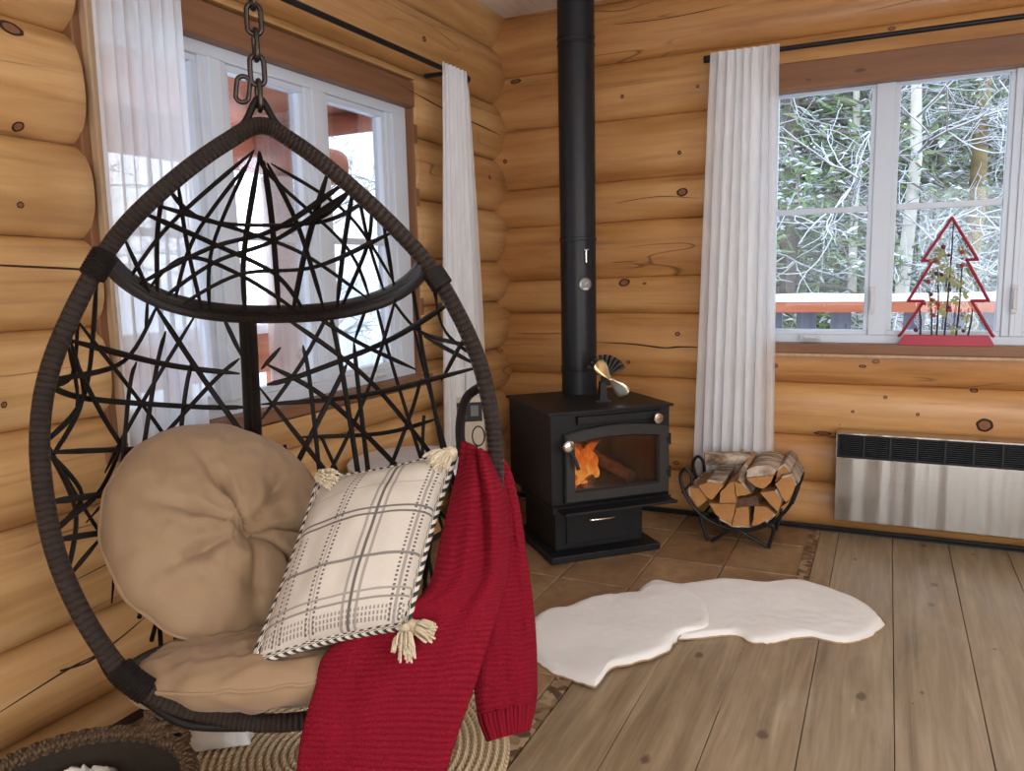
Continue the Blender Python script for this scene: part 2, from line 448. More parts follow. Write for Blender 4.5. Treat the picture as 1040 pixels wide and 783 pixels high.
g = G('brown_slate_tile', 0, .33); o = g.obj(); lv = g.attr('lv')
n1 = g.noise(o, 5, 6, .65, .6); n2 = g.noise(g.sc(o, (1, 1, 1), loc=(0, 0, 3)), 26, 4)
c = g.ramp(g.ma('ADD', g.ma('MULTIPLY', n1, .7), g.ma('MULTIPLY', n2, .3)), [(.3, (.17, .095, .045)), (.5, (.32, .195, .105)), (.7, (.46, .31, .18))])
c = g.mix(g.ma('MULTIPLY', g.ma('FRACT', g.ma('MULTIPLY', lv, 3.3)), .5), c, g.mix(1.0, c, (.66, .58, .5), 'MULTIPLY'))
g.col(c); g.bump(n1, .35, .004); M['tile'] = g.m
M['grout'] = plain('tan_grout', (.20, .135, .08), .9, scale=60)
mb = MB(); mb.box((-.14, -6.0, -.02), (1.06, .06, -.006)); mb.box((1.06, -1.75, -.02), (1.66, .06, -.006)); mb.cm = 1
xs = [-.18, .124, .424, .724, 1.022]; ys = [.06, -.30]+[-.30-.38*k for k in range(1, 16)]
n = 0
for a, b in zip(xs[:-1], xs[1:]):
    for q, (y1, y0) in enumerate(zip(ys[:-1], ys[1:])):
        n += 1; mb.av = .1+.37*n
        mb.box((a+.004, y0+.004, -.02), (b-.004, y1-.004, .001))
for a, b in ((1.022, 1.322), (1.322, 1.622)):
    for y1, y0 in zip(ys[:5], ys[1:6]):
        n += 1; mb.av = .1+.37*n
        mb.box((a+.004, y0+.004, -.02), (b-.004, y1-.004, -.0015))
tag(mb.build('floor', [M['grout'], M['tile']], smooth=False, bevel=.003), kind='structure')
# mosaic border strips
g = G('pebble_mosaic', 0, .4); vv = g.vor(g.sc(g.obj(), (34, 34, 34)), 1.0)
g.col(g.ramp(g.xyz(vv['Color'])[0], [(0, (.10, .06, .035)), (.3, (.25, .16, .09)), (.55, (.36, .26, .16)), (.8, (.18, .11, .06)), (1, (.10, .06, .035))], 'CONSTANT')); g.bump(vv['Distance'], .6, .004)
for i, q in enumerate(([(1.616, .03), (1.664, .03), (1.664, -1.06), (1.616, -1.085)], [(1.024, -6.0), (1.076, -6.0), (1.076, -1.664), (1.024, -1.67)], [(1.024, -1.672), (1.062, -1.70), (1.666, -1.096), (1.616, -1.086)])):
    mb = MB(); n = len(q); mb.add([(x, y, -.02) for x, y in q]+[(x, y, .002) for x, y in q], [(4, 5, 6, 7), (7, 6, 5, 4)]+[(k, (k+1) % 4, 4+(k+1) % 4, 4+k) for k in range(4)]); mb.f.pop(1); mb.mi.pop(1)
    tag(mb.build('trim_%d' % (i+1), g.m, smooth=False), kind='structure')
mb = MB(); mb.tube([(.02, -.025, .012), (1.2, -.022, .012), (4.3, -.022, .012)], .011, 6); mb.box((-.0, -.035, 0), (4.3, .03, .008))
tag(mb.build('baseboard_back', M['black_metal'], smooth=False), kind='structure')
mb = MB(); mb.box((-.06, -6, 0), (.004, -.03, .03)); tag(mb.build('baseboard_left', M['crack'], smooth=False), kind='structure')

# the rest of the room, behind the photographer
mb = MB(); mb.av = .4; mb.box((4.4, -6.1, -.02), (4.55, -4.3, 2.65)); mb.box((4.4, -4.3, -.02), (4.55, -2.6, .75)); mb.box((4.4, -4.3, 2.05), (4.55, -2.6, 2.65)); mb.box((4.4, -2.6, -.02), (4.55, .14, 2.65))
tag(mb.build('wall_right', [M['log_left']], smooth=False), kind='structure')
mb = MB(); mb.av = .7
for a, b in ((-.15, .5), (1.7, 2.2), (3.6, 4.4)): mb.box((a, -6.15, -.02), (b, -6.0, 2.65))
for a, b in ((.5, 1.7), (2.2, 3.6)): mb.box((a, -6.15, 2.1), (b, -6.0, 2.65))
mb.box((.5, -6.15, -.02), (1.7, -6.0, .8))
tag(mb.build('wall_front', [M['log_back']], smooth=False), kind='structure')

# ---------------------------------------------------------------- windows
M['handle_white'] = plain('white_latch', (.62, .64, .66), .4, var=.05)
M['glass_pane'] = M['glass']
def frame_bar(mb, P, a, b): mb.box([min(p, q) for p, q in zip(P(*a), P(*b))], [max(p, q) for p, q in zip(P(*a), P(*b))])
def window(name, axis, s_edges, z0, z1, d0, sash_list, muntin_z, latch_s, crank):
    """s along the wall, d into the wall; frame, one sash and pane per casement"""
    def P(s, d, z): return (-d, s, z) if axis == 'Y' else (s, d, z)
    root = tag(bpy.data.objects.new(name, None), kind='structure'); C.objects.link(root)
    mb = MB(); s0, s1 = s_edges
    gl = [q for q in sash_list]
    frame_bar(mb, P, (s0, d0, z0), (s1, d0+.07, gl[0][2]-.022)); frame_bar(mb, P, (s0, d0, gl[0][3]+.022), (s1, d0+.07, z1))
    xs = [s0]+[v for q in gl for v in (q[0]-.02, q[1]+.02)]+[s1]
    for a, b in zip(xs[0::2], xs[1::2]): 
        frame_bar(mb, P, (a, d0, gl[0][2]-.022), (b, d0+.07, gl[0][3]+.022))
        if b-a > .08:  # stepped profile of the mullion
            frame_bar(mb, P, (a+.03, d0-.012, gl[0][2]-.022), (b-.03, d0+.01, gl[0][3]+.022))
    mb.build('window_frame', M['white_vinyl'], root, smooth=False, bevel=.004)
    for a, b, c, d in gl:
        m = MB(); w = .022
        for q0, q1 in (((a-w, c-w), (b+w, c)), ((a-w, d), (b+w, d+w)), ((a-w, c), (a, d)), ((b, c), (b+w, d))):
            frame_bar(m, P, (q0[0], d0+.012, q0[1]), (q1[0], d0+.06, q1[1]))
        frame_bar(m, P, (a, d0+.02, muntin_z-.013), (b, d0+.05, muntin_z+.013))
        sa = m.build('sash', M['white_vinyl'], root, smooth=False, bevel=.003)
        m = MB(); frame_bar(m, P, (a-.005, d0+.034, c-.005), (b+.005, d0+.037, d+.005)); m.build('pane', M['glass'], sa, smooth=False)
    for s in latch_s:
        m = MB(); frame_bar(m, P, (s-.012, d0-.03, gl[0][2]+.08), (s+.012, d0, gl[0][2]+.2)); frame_bar(m, P, (s-.007, d0-.045, gl[0][2]+.10), (s+.007, d0-.02, gl[0][2]+.19))
        m.build('latch', M['handle_white'], root, smooth=False, bevel=.005)
    for s in crank:
        m = MB(); frame_bar(m, P, (s-.05, d0-.03, gl[0][2]-.048), (s+.05, d0, gl[0][2]-.022)); frame_bar(m, P, (s-.03, d0-.045, gl[0][2]-.04), (s+.035, d0-.028, gl[0][2]-.026))
        m.build('crank_handle', M['handle_white'], root, smooth=False, bevel=.004)
    return root
W1 = [(-2.405, -2.07, .875, 1.93), (-1.915, -1.57, .875, 1.93), (-1.405, -1.045, .875, 1.93)]
window('window_1', 'Y', (-2.455, -.872), .803, 2.0, .06, W1, 1.40, [], [-1.2])
W2 = [(1.41, 1.81, .957, 2.045), (1.928, 2.34, .957, 2.045), (2.46, 2.87, .957, 2.045)]
window('window_2', 'X', (1.347, 2.985), .895, 2.06, .055, W2, 1.514, [1.845, 2.40], [1.585])
def trims(lst, start):
    for i, (lo, hi, m) in enumerate(lst):
        mb = MB(); mb.box(lo, hi); tag(mb.build('trim_%d' % (start+i), m, smooth=False, bevel=.004), kind='structure')
trims([((-.13, -2.54, 1.992), (-.012, -.835, 2.098), M['brown_y']), ((-.13, -.875, .81), (-.02, -.84, 1.992), M['brown_z']),
       ((-.13, -2.54, .762), (.012, -.835, .806), M['brown_y']), ((-.10, -2.500, .806), (-.026, -2.472, 1.992), M['brown_z']), ((-.10, -2.474, .806), (.0, -2.45, 1.992), M['palewood_z']),
       ((1.345, -.012, 2.055), (3.0, .13, 2.178), M['brown_x']), ((1.342, -.032, .852), (3.0, .13, .898), M['brown_x']),
       ((1.342, -.030, .835), (3.0, .10, .8515), M['palewood_z']), ((1.325, .0, .898), (1.349, .13, 2.055), M['brown_z'])], 4)

# ================================================================ curtains
def curtain(name, axis, top, bot, d_top, d_bot, folds, amp, mat, label, group=None, gather=.6, header=True, seed=0):
    """top/bot = (s0, s1, z); the cloth hangs in folds and gathers at the rod"""
    mb = MB(); rows = []; NZ, NS = 40, folds*10
    for i in range(NZ+1):
        t = i/NZ; row = []
        s0, s1, z = lerp(top[0], bot[0], t**.9), lerp(top[1], bot[1], t**.9), lerp(top[2], bot[2], t)
        for j in range(NS+1):
            u = j/NS
            ph = u*folds*2*PI + 1.2*nz(u*4+seed, t*1.3, seed)+1.6*nz(u*7, seed, t*.7)
            a = amp*(gather+(1-gather)*t)*(.55+.7*abs(nz(u*5+seed*3, t*.6)))
            wave = math.sin(ph)*a
            s = lerp(s0, s1, u)+.006*math.cos(ph)
            if t < .045: wave = wave*.6+.004*math.sin(ph*3.1)
            d = lerp(d_top, d_bot, t)+wave
            zz = z-.012*math.sin(ph*.5)*t
            row.append((d, s, zz) if axis == 'Y' else (s, -d, zz))
        rows.append(row)
    mb.grid(rows, uv=True); r = mb.build(name, mat, angle=180)
    return tag(r, label, 'curtain', group)
curtain('sheer_curtain', 'Y', (-2.55, -2.275, 2.17), (-2.545, -2.25, .58), .12, .085, 7, .022, M['sheer'],
        'sheer white curtain at the near end of the window behind the hanging chair', 'white sheer curtains', seed=1)
curtain('sheer_curtain', 'Y', (-.855, -.625, 2.172), (-.92, -.52, .47), .125, .11, 7, .03, M['sheer_dense'],
        'white curtain in the corner, between the hanging chair and the stovepipe', 'white sheer curtains', seed=2)
cr = curtain('sheer_curtain', 'X', (1.122, 1.425, 2.24), (1.052, 1.44, .235), .125, .09, 8, .026, M['sheer_dense'],
        'long white curtain behind the firewood rack, beside the window with the red tree', 'white sheer curtains', seed=3)

def rod(name, axis, s0, s1, z, d, label, brackets, ends=(True, True)):
    P = lambda s, dd, zz: (dd, s, zz) if axis == 'Y' else (s, -dd, zz)
    root = empty(name, label, 'curtain rod', P(s0, 0, z), group='black curtain rods')
    off = Vector(P(s0, 0, z)); L = lambda *a: Vector(P(*a))-off
    mb = MB(); mb.tube([L(s0, d, z), L(s1, d, z)], .011, 12); mb.build('rod', M['black_metal'], root)
    for s, on, sg in ((s0, ends[0], -1), (s1, ends[1], 1)):
        if on:
            mb = MB(); mb.tube([L(s-.004*sg, d, z), L(s+.022*sg, d, z)], [.017, .017], 12); mb.build('finial', M['black_metal'], root)
    for s in brackets:
        mb = MB(); mb.box(L(s-.009, -.03, z-.012), L(s+.009, d-.008, z+.004)) if axis == 'Y' else mb.box(L(s-.009, d-.008, z-.012), L(s+.009, -.03, z+.004))
        mb.tube([L(s-.01, d, z), L(s+.01, d, z)], .016, 12); mb.build('bracket', M['black_metal'], root)
    return root
rod('curtain_rod', 'Y', -2.72, -.60, 2.155, .10, 'black curtain rod over the window behind the hanging chair', (-.74, -2.62))
rod('curtain_rod', 'X', 1.116, 3.05, 2.22, .10, 'black curtain rod over the window with the red tree', (1.13, 2.9))

# ================================================================ wood stove
SR = math.radians(44.5)
STOVE = Matrix.Translation((.703, -.634, 0)) @ Matrix.Rotation(SR, 4, 'Z')
st = empty('wood_stove', 'black cast metal wood stove with arched glass door, fire burning inside', 'stove', M=STOVE)
X0, XB = .035, .0
mb = MB(); mb.box((XB-.265, -.19, .003), (XB+.265, .30, .034)); mb.build('base_plate', M['black_paint'], st, smooth=False, bevel=.004)
mb = MB(); mb.box((XB-.215, -.112, .034), (XB+.215, .27, .245)); ped = mb.build('pedestal', M['black_paint'], st, smooth=False, bevel=.004)
mb = MB(); mb.box((XB-.165, -.122, .06), (XB+.165, -.112, .225)); dr = mb.build('ash_drawer', M['black_paint'], st, smooth=False, bevel=.003)
mb = MB(); mb.tube(cat_rom([(XB-.055, -.122, .165), (XB-.05, -.142, .165), (XB+.05, -.142, .165), (XB+.055, -.122, .165)], 4), .005, 8)
tag(mb.build('drawer_handle', M['chrome'], dr), 'bright metal drawer handle')
# firebox shell: sides, back, bottom, front ring
mb = MB(); bw = .285; z0, z1, y0, y1 = .247, .655, -.165, .375; gx0, gx1, gz0, gz1 = X0-.215, X0+.215, .30, .565
for a, b in (((X0-bw, y0, z0), (X0-bw+.012, y1, z1)), ((X0+bw-.012, y0, z0), (X0+bw, y1, z1)), ((X0-bw, y1-.012, z0), (X0+bw, y1, z1)),
             ((X0-bw, y0, z0), (X0+bw, y1, z0+.012)), ((X0-bw+.012, y0, z0), (gx0, y0+.012, z1)), ((gx1, y0, z0), (X0+bw-.012, y0+.012, z1)),
             ((gx0, y0, z0), (gx1, y0+.012, gz0)), ((gx0, y0, gz1), (gx1, y0+.012, z1))): mb.box(a, b)
mb.build('firebox_shell', M['black_paint'], st, smooth=False)
g = G('sooty_firebrick', 0, .9); br = g.n('ShaderNodeTexBrick'); g.put(br.inputs['Vector'], g.sc(g.n('ShaderNodeTexCoord').outputs['Generated'], (1, 1, 1)))
br.inputs['Scale'].default_value = 4
for k, c in (('Color1', (.14, .075, .05, 1)), ('Color2', (.09, .045, .03, 1)), ('Mortar', (.03, .018, .014, 1))): br.inputs[k].default_value = c
g.col(g.mix(g.noise(g.obj(), 12, 3), br.outputs[0], (.05, .03, .022))); M['brick'] = g.m
mb = MB(); i0, i1 = X0-.255, X0+.255
for a, b in (((i0, -.14, .262), (i0+.02, .33, .60)), ((i1-.02, -.14, .262), (i1, .33, .60)), ((i0, .31, .262), (i1, .33, .60)), ((i0, -.14, .262), (i1, .33, .292)), ((i0, -.14, .585), (i1, .33, .60))): mb.box(a, b)
mb.build('firebrick_lining', M['brick'], st, smooth=False)
mb = MB(); mb.box((X0-.30, -.182, .655), (X0+.30, .388, .667)); mb.build('top_plate', M['black_paint'], st, smooth=False, bevel=.003)
mb = MB(); mb.box((X0-.17, -.19, .608), (X0+.24, -.165, .642)); mb.build('air_wash_bar', M['black_paint'], st, smooth=False, bevel=.004)
mb = MB(); mb.prism([(X0-.285, .228), (X0+.285, .228), (X0+.285, .247), (X0-.285, .247)], .40, Matrix.Translation((0, -.18, 0)))
mb.box((X0-.262, -.262, .234), (X0+.275, -.165, .246)); mb.build('ash_lip', M['black_paint'], st, smooth=False, bevel=.003)
# door: arched frame with a window opening
def arch(x0, x1, z0, zs, rise, n=14):
    return [(x0, z0), (x1, z0)]+[(lerp(x1, x0, k/n), zs+rise*math.sin(PI*(.12+.76*k/n))-rise*math.sin(PI*.12)) for k in range(n+1)]
outer = arch(X0-.232, X0+.268, .268, .572, .04); inner = arch(X0-.183, X0+.213, .322, .528, .022)
mb = MB(); n = len(outer); yo, yf = -.167, -.196
rows = [[(x, yo, z) for x, z in outer], [(x, yf+.006, z) for x, z in outer], [(lerp(x, a, .12), yf, lerp(z, c, .12)) for (x, z), (a, c) in zip(outer, inner)],
        [(lerp(x, a, .85), yf, lerp(z, c, .85)) for (x, z), (a, c) in zip(outer, inner)], [(a, yf+.012, c) for a, c in inner], [(a, yo, c) for a, c in inner]]
mb.grid(rows, closed=True); door = mb.build('stove_door', plain('door_grey_black', (.035, .034, .033), .45, .3, var=.15, bump=.1), st, angle=30)
g = G('fire_glass', 0, 0); t = g.n('ShaderNodeBsdfTransparent'); t.inputs[0].default_value = (.80, .74, .70, 1); gl = g.n('ShaderNodeBsdfGlossy'); gl.inputs['Roughness'].default_value = .05
mx = g.n('ShaderNodeMixShader'); g.put(mx.inputs[0], g.rng(g.noise(g.obj(), 6, 2), .3, .7, .03, .08)); g.link(t.outputs[0], mx.inputs[1]); g.link(gl.outputs[0], mx.inputs[2]); g.link(mx.outputs[0], g.out.inputs[0])
mb = MB(); mb.prism(inner, .005, Matrix.Translation((0, -.181, 0))); mb.build('door_glass', g.m, door, smooth=False)
for z in (.36, .51):
    mb = MB(); mb.tube([(X0+.274, -.185, z-.025), (X0+.274, -.185, z+.025)], .009, 10); mb.box((X0+.255, -.198, z-.012), (X0+.276, -.178, z+.012)); mb.build('hinge', M['black_metal'], st)
mb = MB(); R = Matrix.Translation((X0-.232, -.20, .528)) @ Matrix.Rotation(PI/2, 4, 'X')
mb.lathe([(.006, -.005), (.008, .02), (.02, .024), (.026, .03), (.026, .036), (.02, .042), (.004, .044)], seg=20, M=R)
tag(mb.build('door_knob', M['chrome'], door), 'round bright metal knob')
mb = MB(); mb.tube([(X0-.225, -.205, .52), (X0-.20, -.225, .47), (X0-.188, -.23, .425)], [.008, .007, .009], 8); mb.build('door_lever', M['black_metal'], door)
mb = MB(); R = Matrix.Translation((X0+.205, -.17, .612)) @ Matrix.Rotation(PI/2, 4, 'X')
mb.lathe([(.006, -.005), (.007, .03), (.018, .034), (.024, .04), (.022, .047), (.004, .05)], seg=20, M=R)
tag(mb.build('air_control_knob', M['chrome'], st), 'round bright metal air control knob')

# logs and flames inside
g = G('charred_ember_wood', 0, .9); o = g.obj(); n1 = g.noise(o, 30, 5, .65); vv = g.vor(o, 45, 'DISTANCE_TO_EDGE')
glow = g.rng(vv['Distance'], 0, .09, 1, 0); hot = g.rng(g.xyz(o)[0], -.02, -.17, 0, 1)
g.col(g.ramp(n1, [(.3, (.03, .018, .014)), (.7, (.22, .12, .08))])); g.bump(n1, .6, .01)
g.put(g.b.inputs['Emission Color'], (1, .16, .025)); g.put(g.b.inputs['Emission Strength'], g.ma('MULTIPLY', g.ma('MULTIPLY', glow, hot), 4.0)); M['ember'] = g.m
def burning_log(a, b, r, seed, label):
    o_ = empty('burning_log', label, 'log', M=STOVE, group='logs burning in the stove')
    a, b = Vector(a), Vector(b); n = 14; pts = [a.lerp(b, k/n) for k in range(n+1)]
    mb = MB(); mb.tube(pts, [r*(.9+.25*nz(k*.6, seed)) for k in range(n+1)], 12)
    mb.v = [tuple(Vector(v)+Vector((nz(v[0]*25, v[1]*25, v[2]*25+seed), nz(v[2]*25, v[0]*25, seed), nz(v[1]*25, v[2]*25, seed+9)))*.012) for v in mb.v]
    mb.build('charred_wood', M['ember'], o_, angle=60); return o_
burning_log((X0-.17, -.09, .33), (X0-.11, .12, .37), .045, 1, 'charred log glowing orange at the front of the stove fire')
burning_log((X0-.19, -.03, .375), (X0-.13, .17, .50), .045, 2, 'flaming log propped up at the side of the stove fire')
burning_log((X0-.08, -.10, .325), (X0-.01, .2, .46), .036, 3, 'reddish log sloping up at the middle of the stove fire')
burning_log((X0+.14, -.08, .32), (X0-.0, .22, .42), .034, 4, 'unlit pale log lying at the cool side of the stove fire')
g = G('flame', 0, 1); o = g.obj(); z = g.xyz(o)[2]
n1 = g.noise(g.sc(o, (26, 26, 9)), 1, 3, .6, 1.2); em = g.n('ShaderNodeEmission'); tr = g.n('ShaderNodeBsdfTransparent')
hgt = g.rng(z, .34, .56, 1, 0)
k = g.ma('ADD', g.ma('MULTIPLY', hgt, .45), g.ma('MULTIPLY', n1, .75))
g.put(em.inputs[0], g.ramp(k, [(.4, (.8, .07, .006)), (.62, (1, .22, .02)), (.9, (1, .52, .11))])); g.put(em.inputs[1], g.rng(k, .4, .9, .7, 1.5))
mx = g.n('ShaderNodeMixShader'); g.put(mx.inputs[0], g.rng(k, .45, .58, 0, .92)); g.link(tr.outputs[0], mx.inputs[1]); g.link(em.outputs[0], mx.inputs[2]); g.link(mx.outputs[0], g.out.inputs[0])
fl = empty('flames', 'orange flames over the logs behind the stove door glass', 'fire', M=STOVE)
for i, (fx, fy, fz, h, w) in enumerate(((-.175, -.08, .335, .21, .042), (-.13, -.05, .335, .215, .05), (-.085, -.07, .34, .19, .042), (-.15, .0, .35, .21, .05), (-.055, -.02, .42, .12, .032), (-.11, -.10, .325, .17, .035), (-.16, -.105, .32, .13, .03))):
    mb = MB(); rows = []
    for q in range(13):
        t = q/12; r = w*math.sin(PI*min(1, t*.9+.12))**.8*(1-t*.55)
        cx, cy = X0+fx+.028+.02*math.sin(t*5+i)+.03*t*t*(1 if i == 4 else .3), fy+.012*math.cos(t*6+i)
        rows.append([(cx+r*math.cos(2*PI*k/10), cy+r*.6*math.sin(2*PI*k/10), fz+h*t) for k in range(10)])
    mb.grid(rows, closed=True); mb.build('flame_tongue', g.m, fl)

# ================================================================ stovepipe
PC = Vector((.558, -.36, .667)); pr = .0855
sp = empty('stovepipe', 'tall black stovepipe rising from the stove to the ceiling', 'stovepipe', PC)
zz = lambda z: z-.667
for a, b in ((.667, .79), (.786, 1.407), (1.413, 2.29), (2.30, 2.606)):
    mb = MB(); mb.lathe([(pr, zz(a)), (pr, zz(b))], seg=48); mb.build('pipe_section', M['black_pipe'], sp)
for z, h in ((.778, .006), (.796, .006), (1.41, .010), (2.293, .006), (2.325, .005)):
    mb = MB(); rr = pr+.0035; mb.lathe([(pr-.004, zz(z-h)), (rr, zz(z-h*.6)), (rr, zz(z+h*.6)), (pr-.004, zz(z+h))], seg=48); mb.build('pipe_ring', M['black_pipe'], sp)
tocam = Vector((CAM.x-PC.x, CAM.y-PC.y, 0)).normalized(); side = Vector((-tocam.y, tocam.x, 0))
def on_pipe(ang, z): 
    d = (tocam*math.cos(ang)+side*math.sin(ang)); return Matrix(((side.x*math.cos(ang)-tocam.x*math.sin(ang), 0, d.x, d.x*pr), (side.y*math.cos(ang)-tocam.y*math.sin(ang), 0, d.y, d.y*pr), (0, 1, 0, zz(z)), (0, 0, 0, 1)))
Mx = on_pipe(.36, 1.197)
mb = MB(); mb.lathe([(.004, .0), (.031, .0), (.031, .006), (.027, .009), (.004, .0085)], seg=28, M=Mx); th = mb.build('thermometer', plain('thermometer_grey', (.30, .30, .29), .35, .8), sp)
g = G('thermometer_face', 0, .5); q = g.xyz(g.sc(g.obj(), (1, 1, 1)))
g.col(g.mix(g.noise(g.obj(), 140, 2), (.05, .05, .05), (.45, .44, .42)))
mb = MB(); mb.lathe([(.002, .0092), (.021, .0092), (.021, .0098), (.002, .0098)], seg=24, M=Mx); mb.build('dial_face', g.m, th)
mb = MB(); mb.tube([Mx @ Vector((-.004, 0, .011)), Mx @ Vector((.012, .010, .011))], .0014, 6); mb.tube([Mx @ Vector((-.012, -.021, .010)), Mx @ Vector((.012, -.021, .010))], .004, 6); mb.build('dial_needle', M['white_trim'], th)
Md = on_pipe(.40, 1.33)
mb = MB(); mb.tube([Md @ Vector((0, .0, -.004)), Md @ Vector((0, 0, .016))], .003, 6); mb.tube([Md @ Vector((-.013, .028, .012)), Md @ Vector((.013, .028, .012))], .0038, 8); mb.tube([Md @ Vector((0, .028, .012)), Md @ Vector((0, -.030, .012))], .0034, 8)
tag(mb.build('damper_key', M['chrome'], sp), 'small T-shaped metal damper key')

# ================================================================ heat-driven stove fan
FR = Matrix.Translation((.765, -.575, .667)) @ Matrix.Rotation(math.radians(30), 4, 'Z')
fan = empty('stove_fan', 'small stove fan with two gold blades on the stove top', 'fan', M=FR)
mb = MB(); mb.prism([(-.035, 0), (.035, 0), (.035, .007), (.016, .012), (.012, .09), (-.012, .09), (-.016, .012), (-.035, .007)], .05, Matrix.Translation((-.012, -.02, 0))); mb.build('fan_base', M['black_metal'], fan, smooth=False, bevel=.001)
mb = MB(); mb.prism([(-.018, .075), (.022, .075), (.022, .128), (-.018, .128)], .03, Matrix.Translation((0, -.012, 0)))
for k in range(9):
    a = math.radians(148-k*15); p0 = Vector((.0, 0, .115)); d = Vector((math.cos(a), 0, math.sin(a)))
    w = Vector((-d.z, 0, d.x))*.0035
    vs = [p0+d*.02-w, p0+d*.02+w, p0+d*.098+w*1.7, p0+d*.098-w*1.7]
    mb.prism([(v.x, v.z) for v in vs], .042, Matrix.Translation((0, -.015, 0)))
mb.build('heat_sink', M['black_metal'], fan, smooth=False)
mb = MB(); mb.tube([(.014, -.052, .108), (.014, -.012, .108)], .009, 12); mb.ball((.014, -.054, .108), .011); mb.build('fan_hub', M['gold'], fan)
def blade(ang, mat, label=None):
    prof = [(.004, .010), (.02, .011), (.035, .018), (.05, .026), (.07, .031), (.088, .029), (.098, .018), (.102, .002)]
    rows = []
    for r, w in prof:
        rows.append([(r, -w*(1-k/4)+w*(k/4), .016*(k/4-.5)*(1+r*4)) for k in range(5)])
    Rm = Matrix.Translation((.014, -.05, .108)) @ Matrix.Rotation(ang, 4, 'Y') @ Matrix.Rotation(PI/2, 4, 'X')
    mb = MB(); mb.grid([[Rm @ Vector(p) for p in r] for r in rows]); o_ = mb.build('fan_blade', mat, fan, solid=.002); 
    if label: tag(o_, label)
blade(math.radians(-128), M['gold'], 'gold blade'); blade(math.radians(46), plain('pale_polished_blade', (.80, .78, .68), .3, .85, var=.06), 'pale polished blade')

# ================================================================ firewood rack and firewood
RK = empty('firewood_rack', 'curved black metal rack holding firewood in front of the curtain', 'rack', (1.325, -.27, 0))
def rk(x, y, z): return (x-1.325, y+.27, z)
def arc_pts(y, n=26):
    pts = []
    for k in range(n+1):
        a = math.radians(197+ (343-197)*k/n); pts.append(rk(1.325+.262*math.cos(a), y, .342+.268*math.sin(a)))
    a0 = pts[0]; left = [(a0[0]+.05, a0[1], a0[2]-.0), (a0[0]+.045, a0[1], a0[2]+.05), (a0[0]+.018, a0[1], a0[2]+.075), (a0[0]-.004, a0[1], a0[2]+.045)]
    b0 = pts[-1]; right = [(b0[0]+.006, b0[1], b0[2]+.04), (b0[0]-.01, b0[1], b0[2]+.065), (b0[0]-.035, b0[1], b0[2]+.05)]
    return cat_rom(left+pts[::2]+right, 4)
for y in (-.40, -.13):
    mb = MB(); mb.tube(arc_pts(y), .008, 8); mb.build('hoop', M['black_metal'], RK)
for a in (205, 235, 270, 305, 335):
    a = math.radians(a); x, z = 1.325+.268*math.cos(a), .342+.274*math.sin(a)
    mb = MB(); mb.tube([rk(x, -.405, z), rk(x, -.125, z)], .006, 8); mb.build('cross_bar', M['black_metal'], RK)
for y in (-.40, -.13):
    for q in ([(1.215, 0), (1.235, .012), (1.315, .07), (1.38, .045), (1.465, .006)], [(1.47, .0), (1.49, .10), (1.44, .112)], [(1.20, .0), (1.165, .115), (1.20, .125)]):
        mb = MB(); mb.tube(cat_rom([rk(x, y, z+.008) for x, z in q], 5), .008, 8); mb.build('leg', M['black_metal'], RK)
def wood_mats():
    g = G('split_wood_side', 0, .8); o = g.obj(); n = g.noise(g.sc(o, (40, 3, 40)), 1, 5, .65)
    g.col(g.ramp(n, [(.3, (.24, .11, .04)), (.7, (.50, .29, .13))])); g.bump(n, .6, .006); side_ = g.m
    g = G('split_wood_end', 0, .85); o = g.obj(); n = g.noise(g.sc(o, (22, 4, 22)), 1, 5, .7); r = g.noise(o, 5, 2)
    g.col(g.mix(r, g.ramp(n, [(.3, (.34, .15, .045)), (.7, (.60, .33, .12))]), (.45, .20, .065))); g.bump(n, .4, .003); end_ = g.m
    g = G('birch_bark', 0, .8); o = g.obj(); n = g.noise(g.sc(o, (12, 45, 12)), 1, 4, .6)
    g.col(g.ramp(n, [(.35, (.10, .06, .035)), (.5, (.35, .25, .17)), (.66, (.62, .54, .44))])); g.bump(n, .7, .008)
    return side_, end_, g.m
WS, WE, WB = wood_mats()
def shaded_end():
    g = G('shaded_wood_end', 0, .9); n = g.noise(g.sc(g.obj(), (30, 6, 30)), 1, 4); g.col(g.ramp(n, [(.3, (.085, .045, .025)), (.7, (.17, .095, .055))])); return g.m
WD = shaded_end()  # dark colour stands for shade on the log end set back
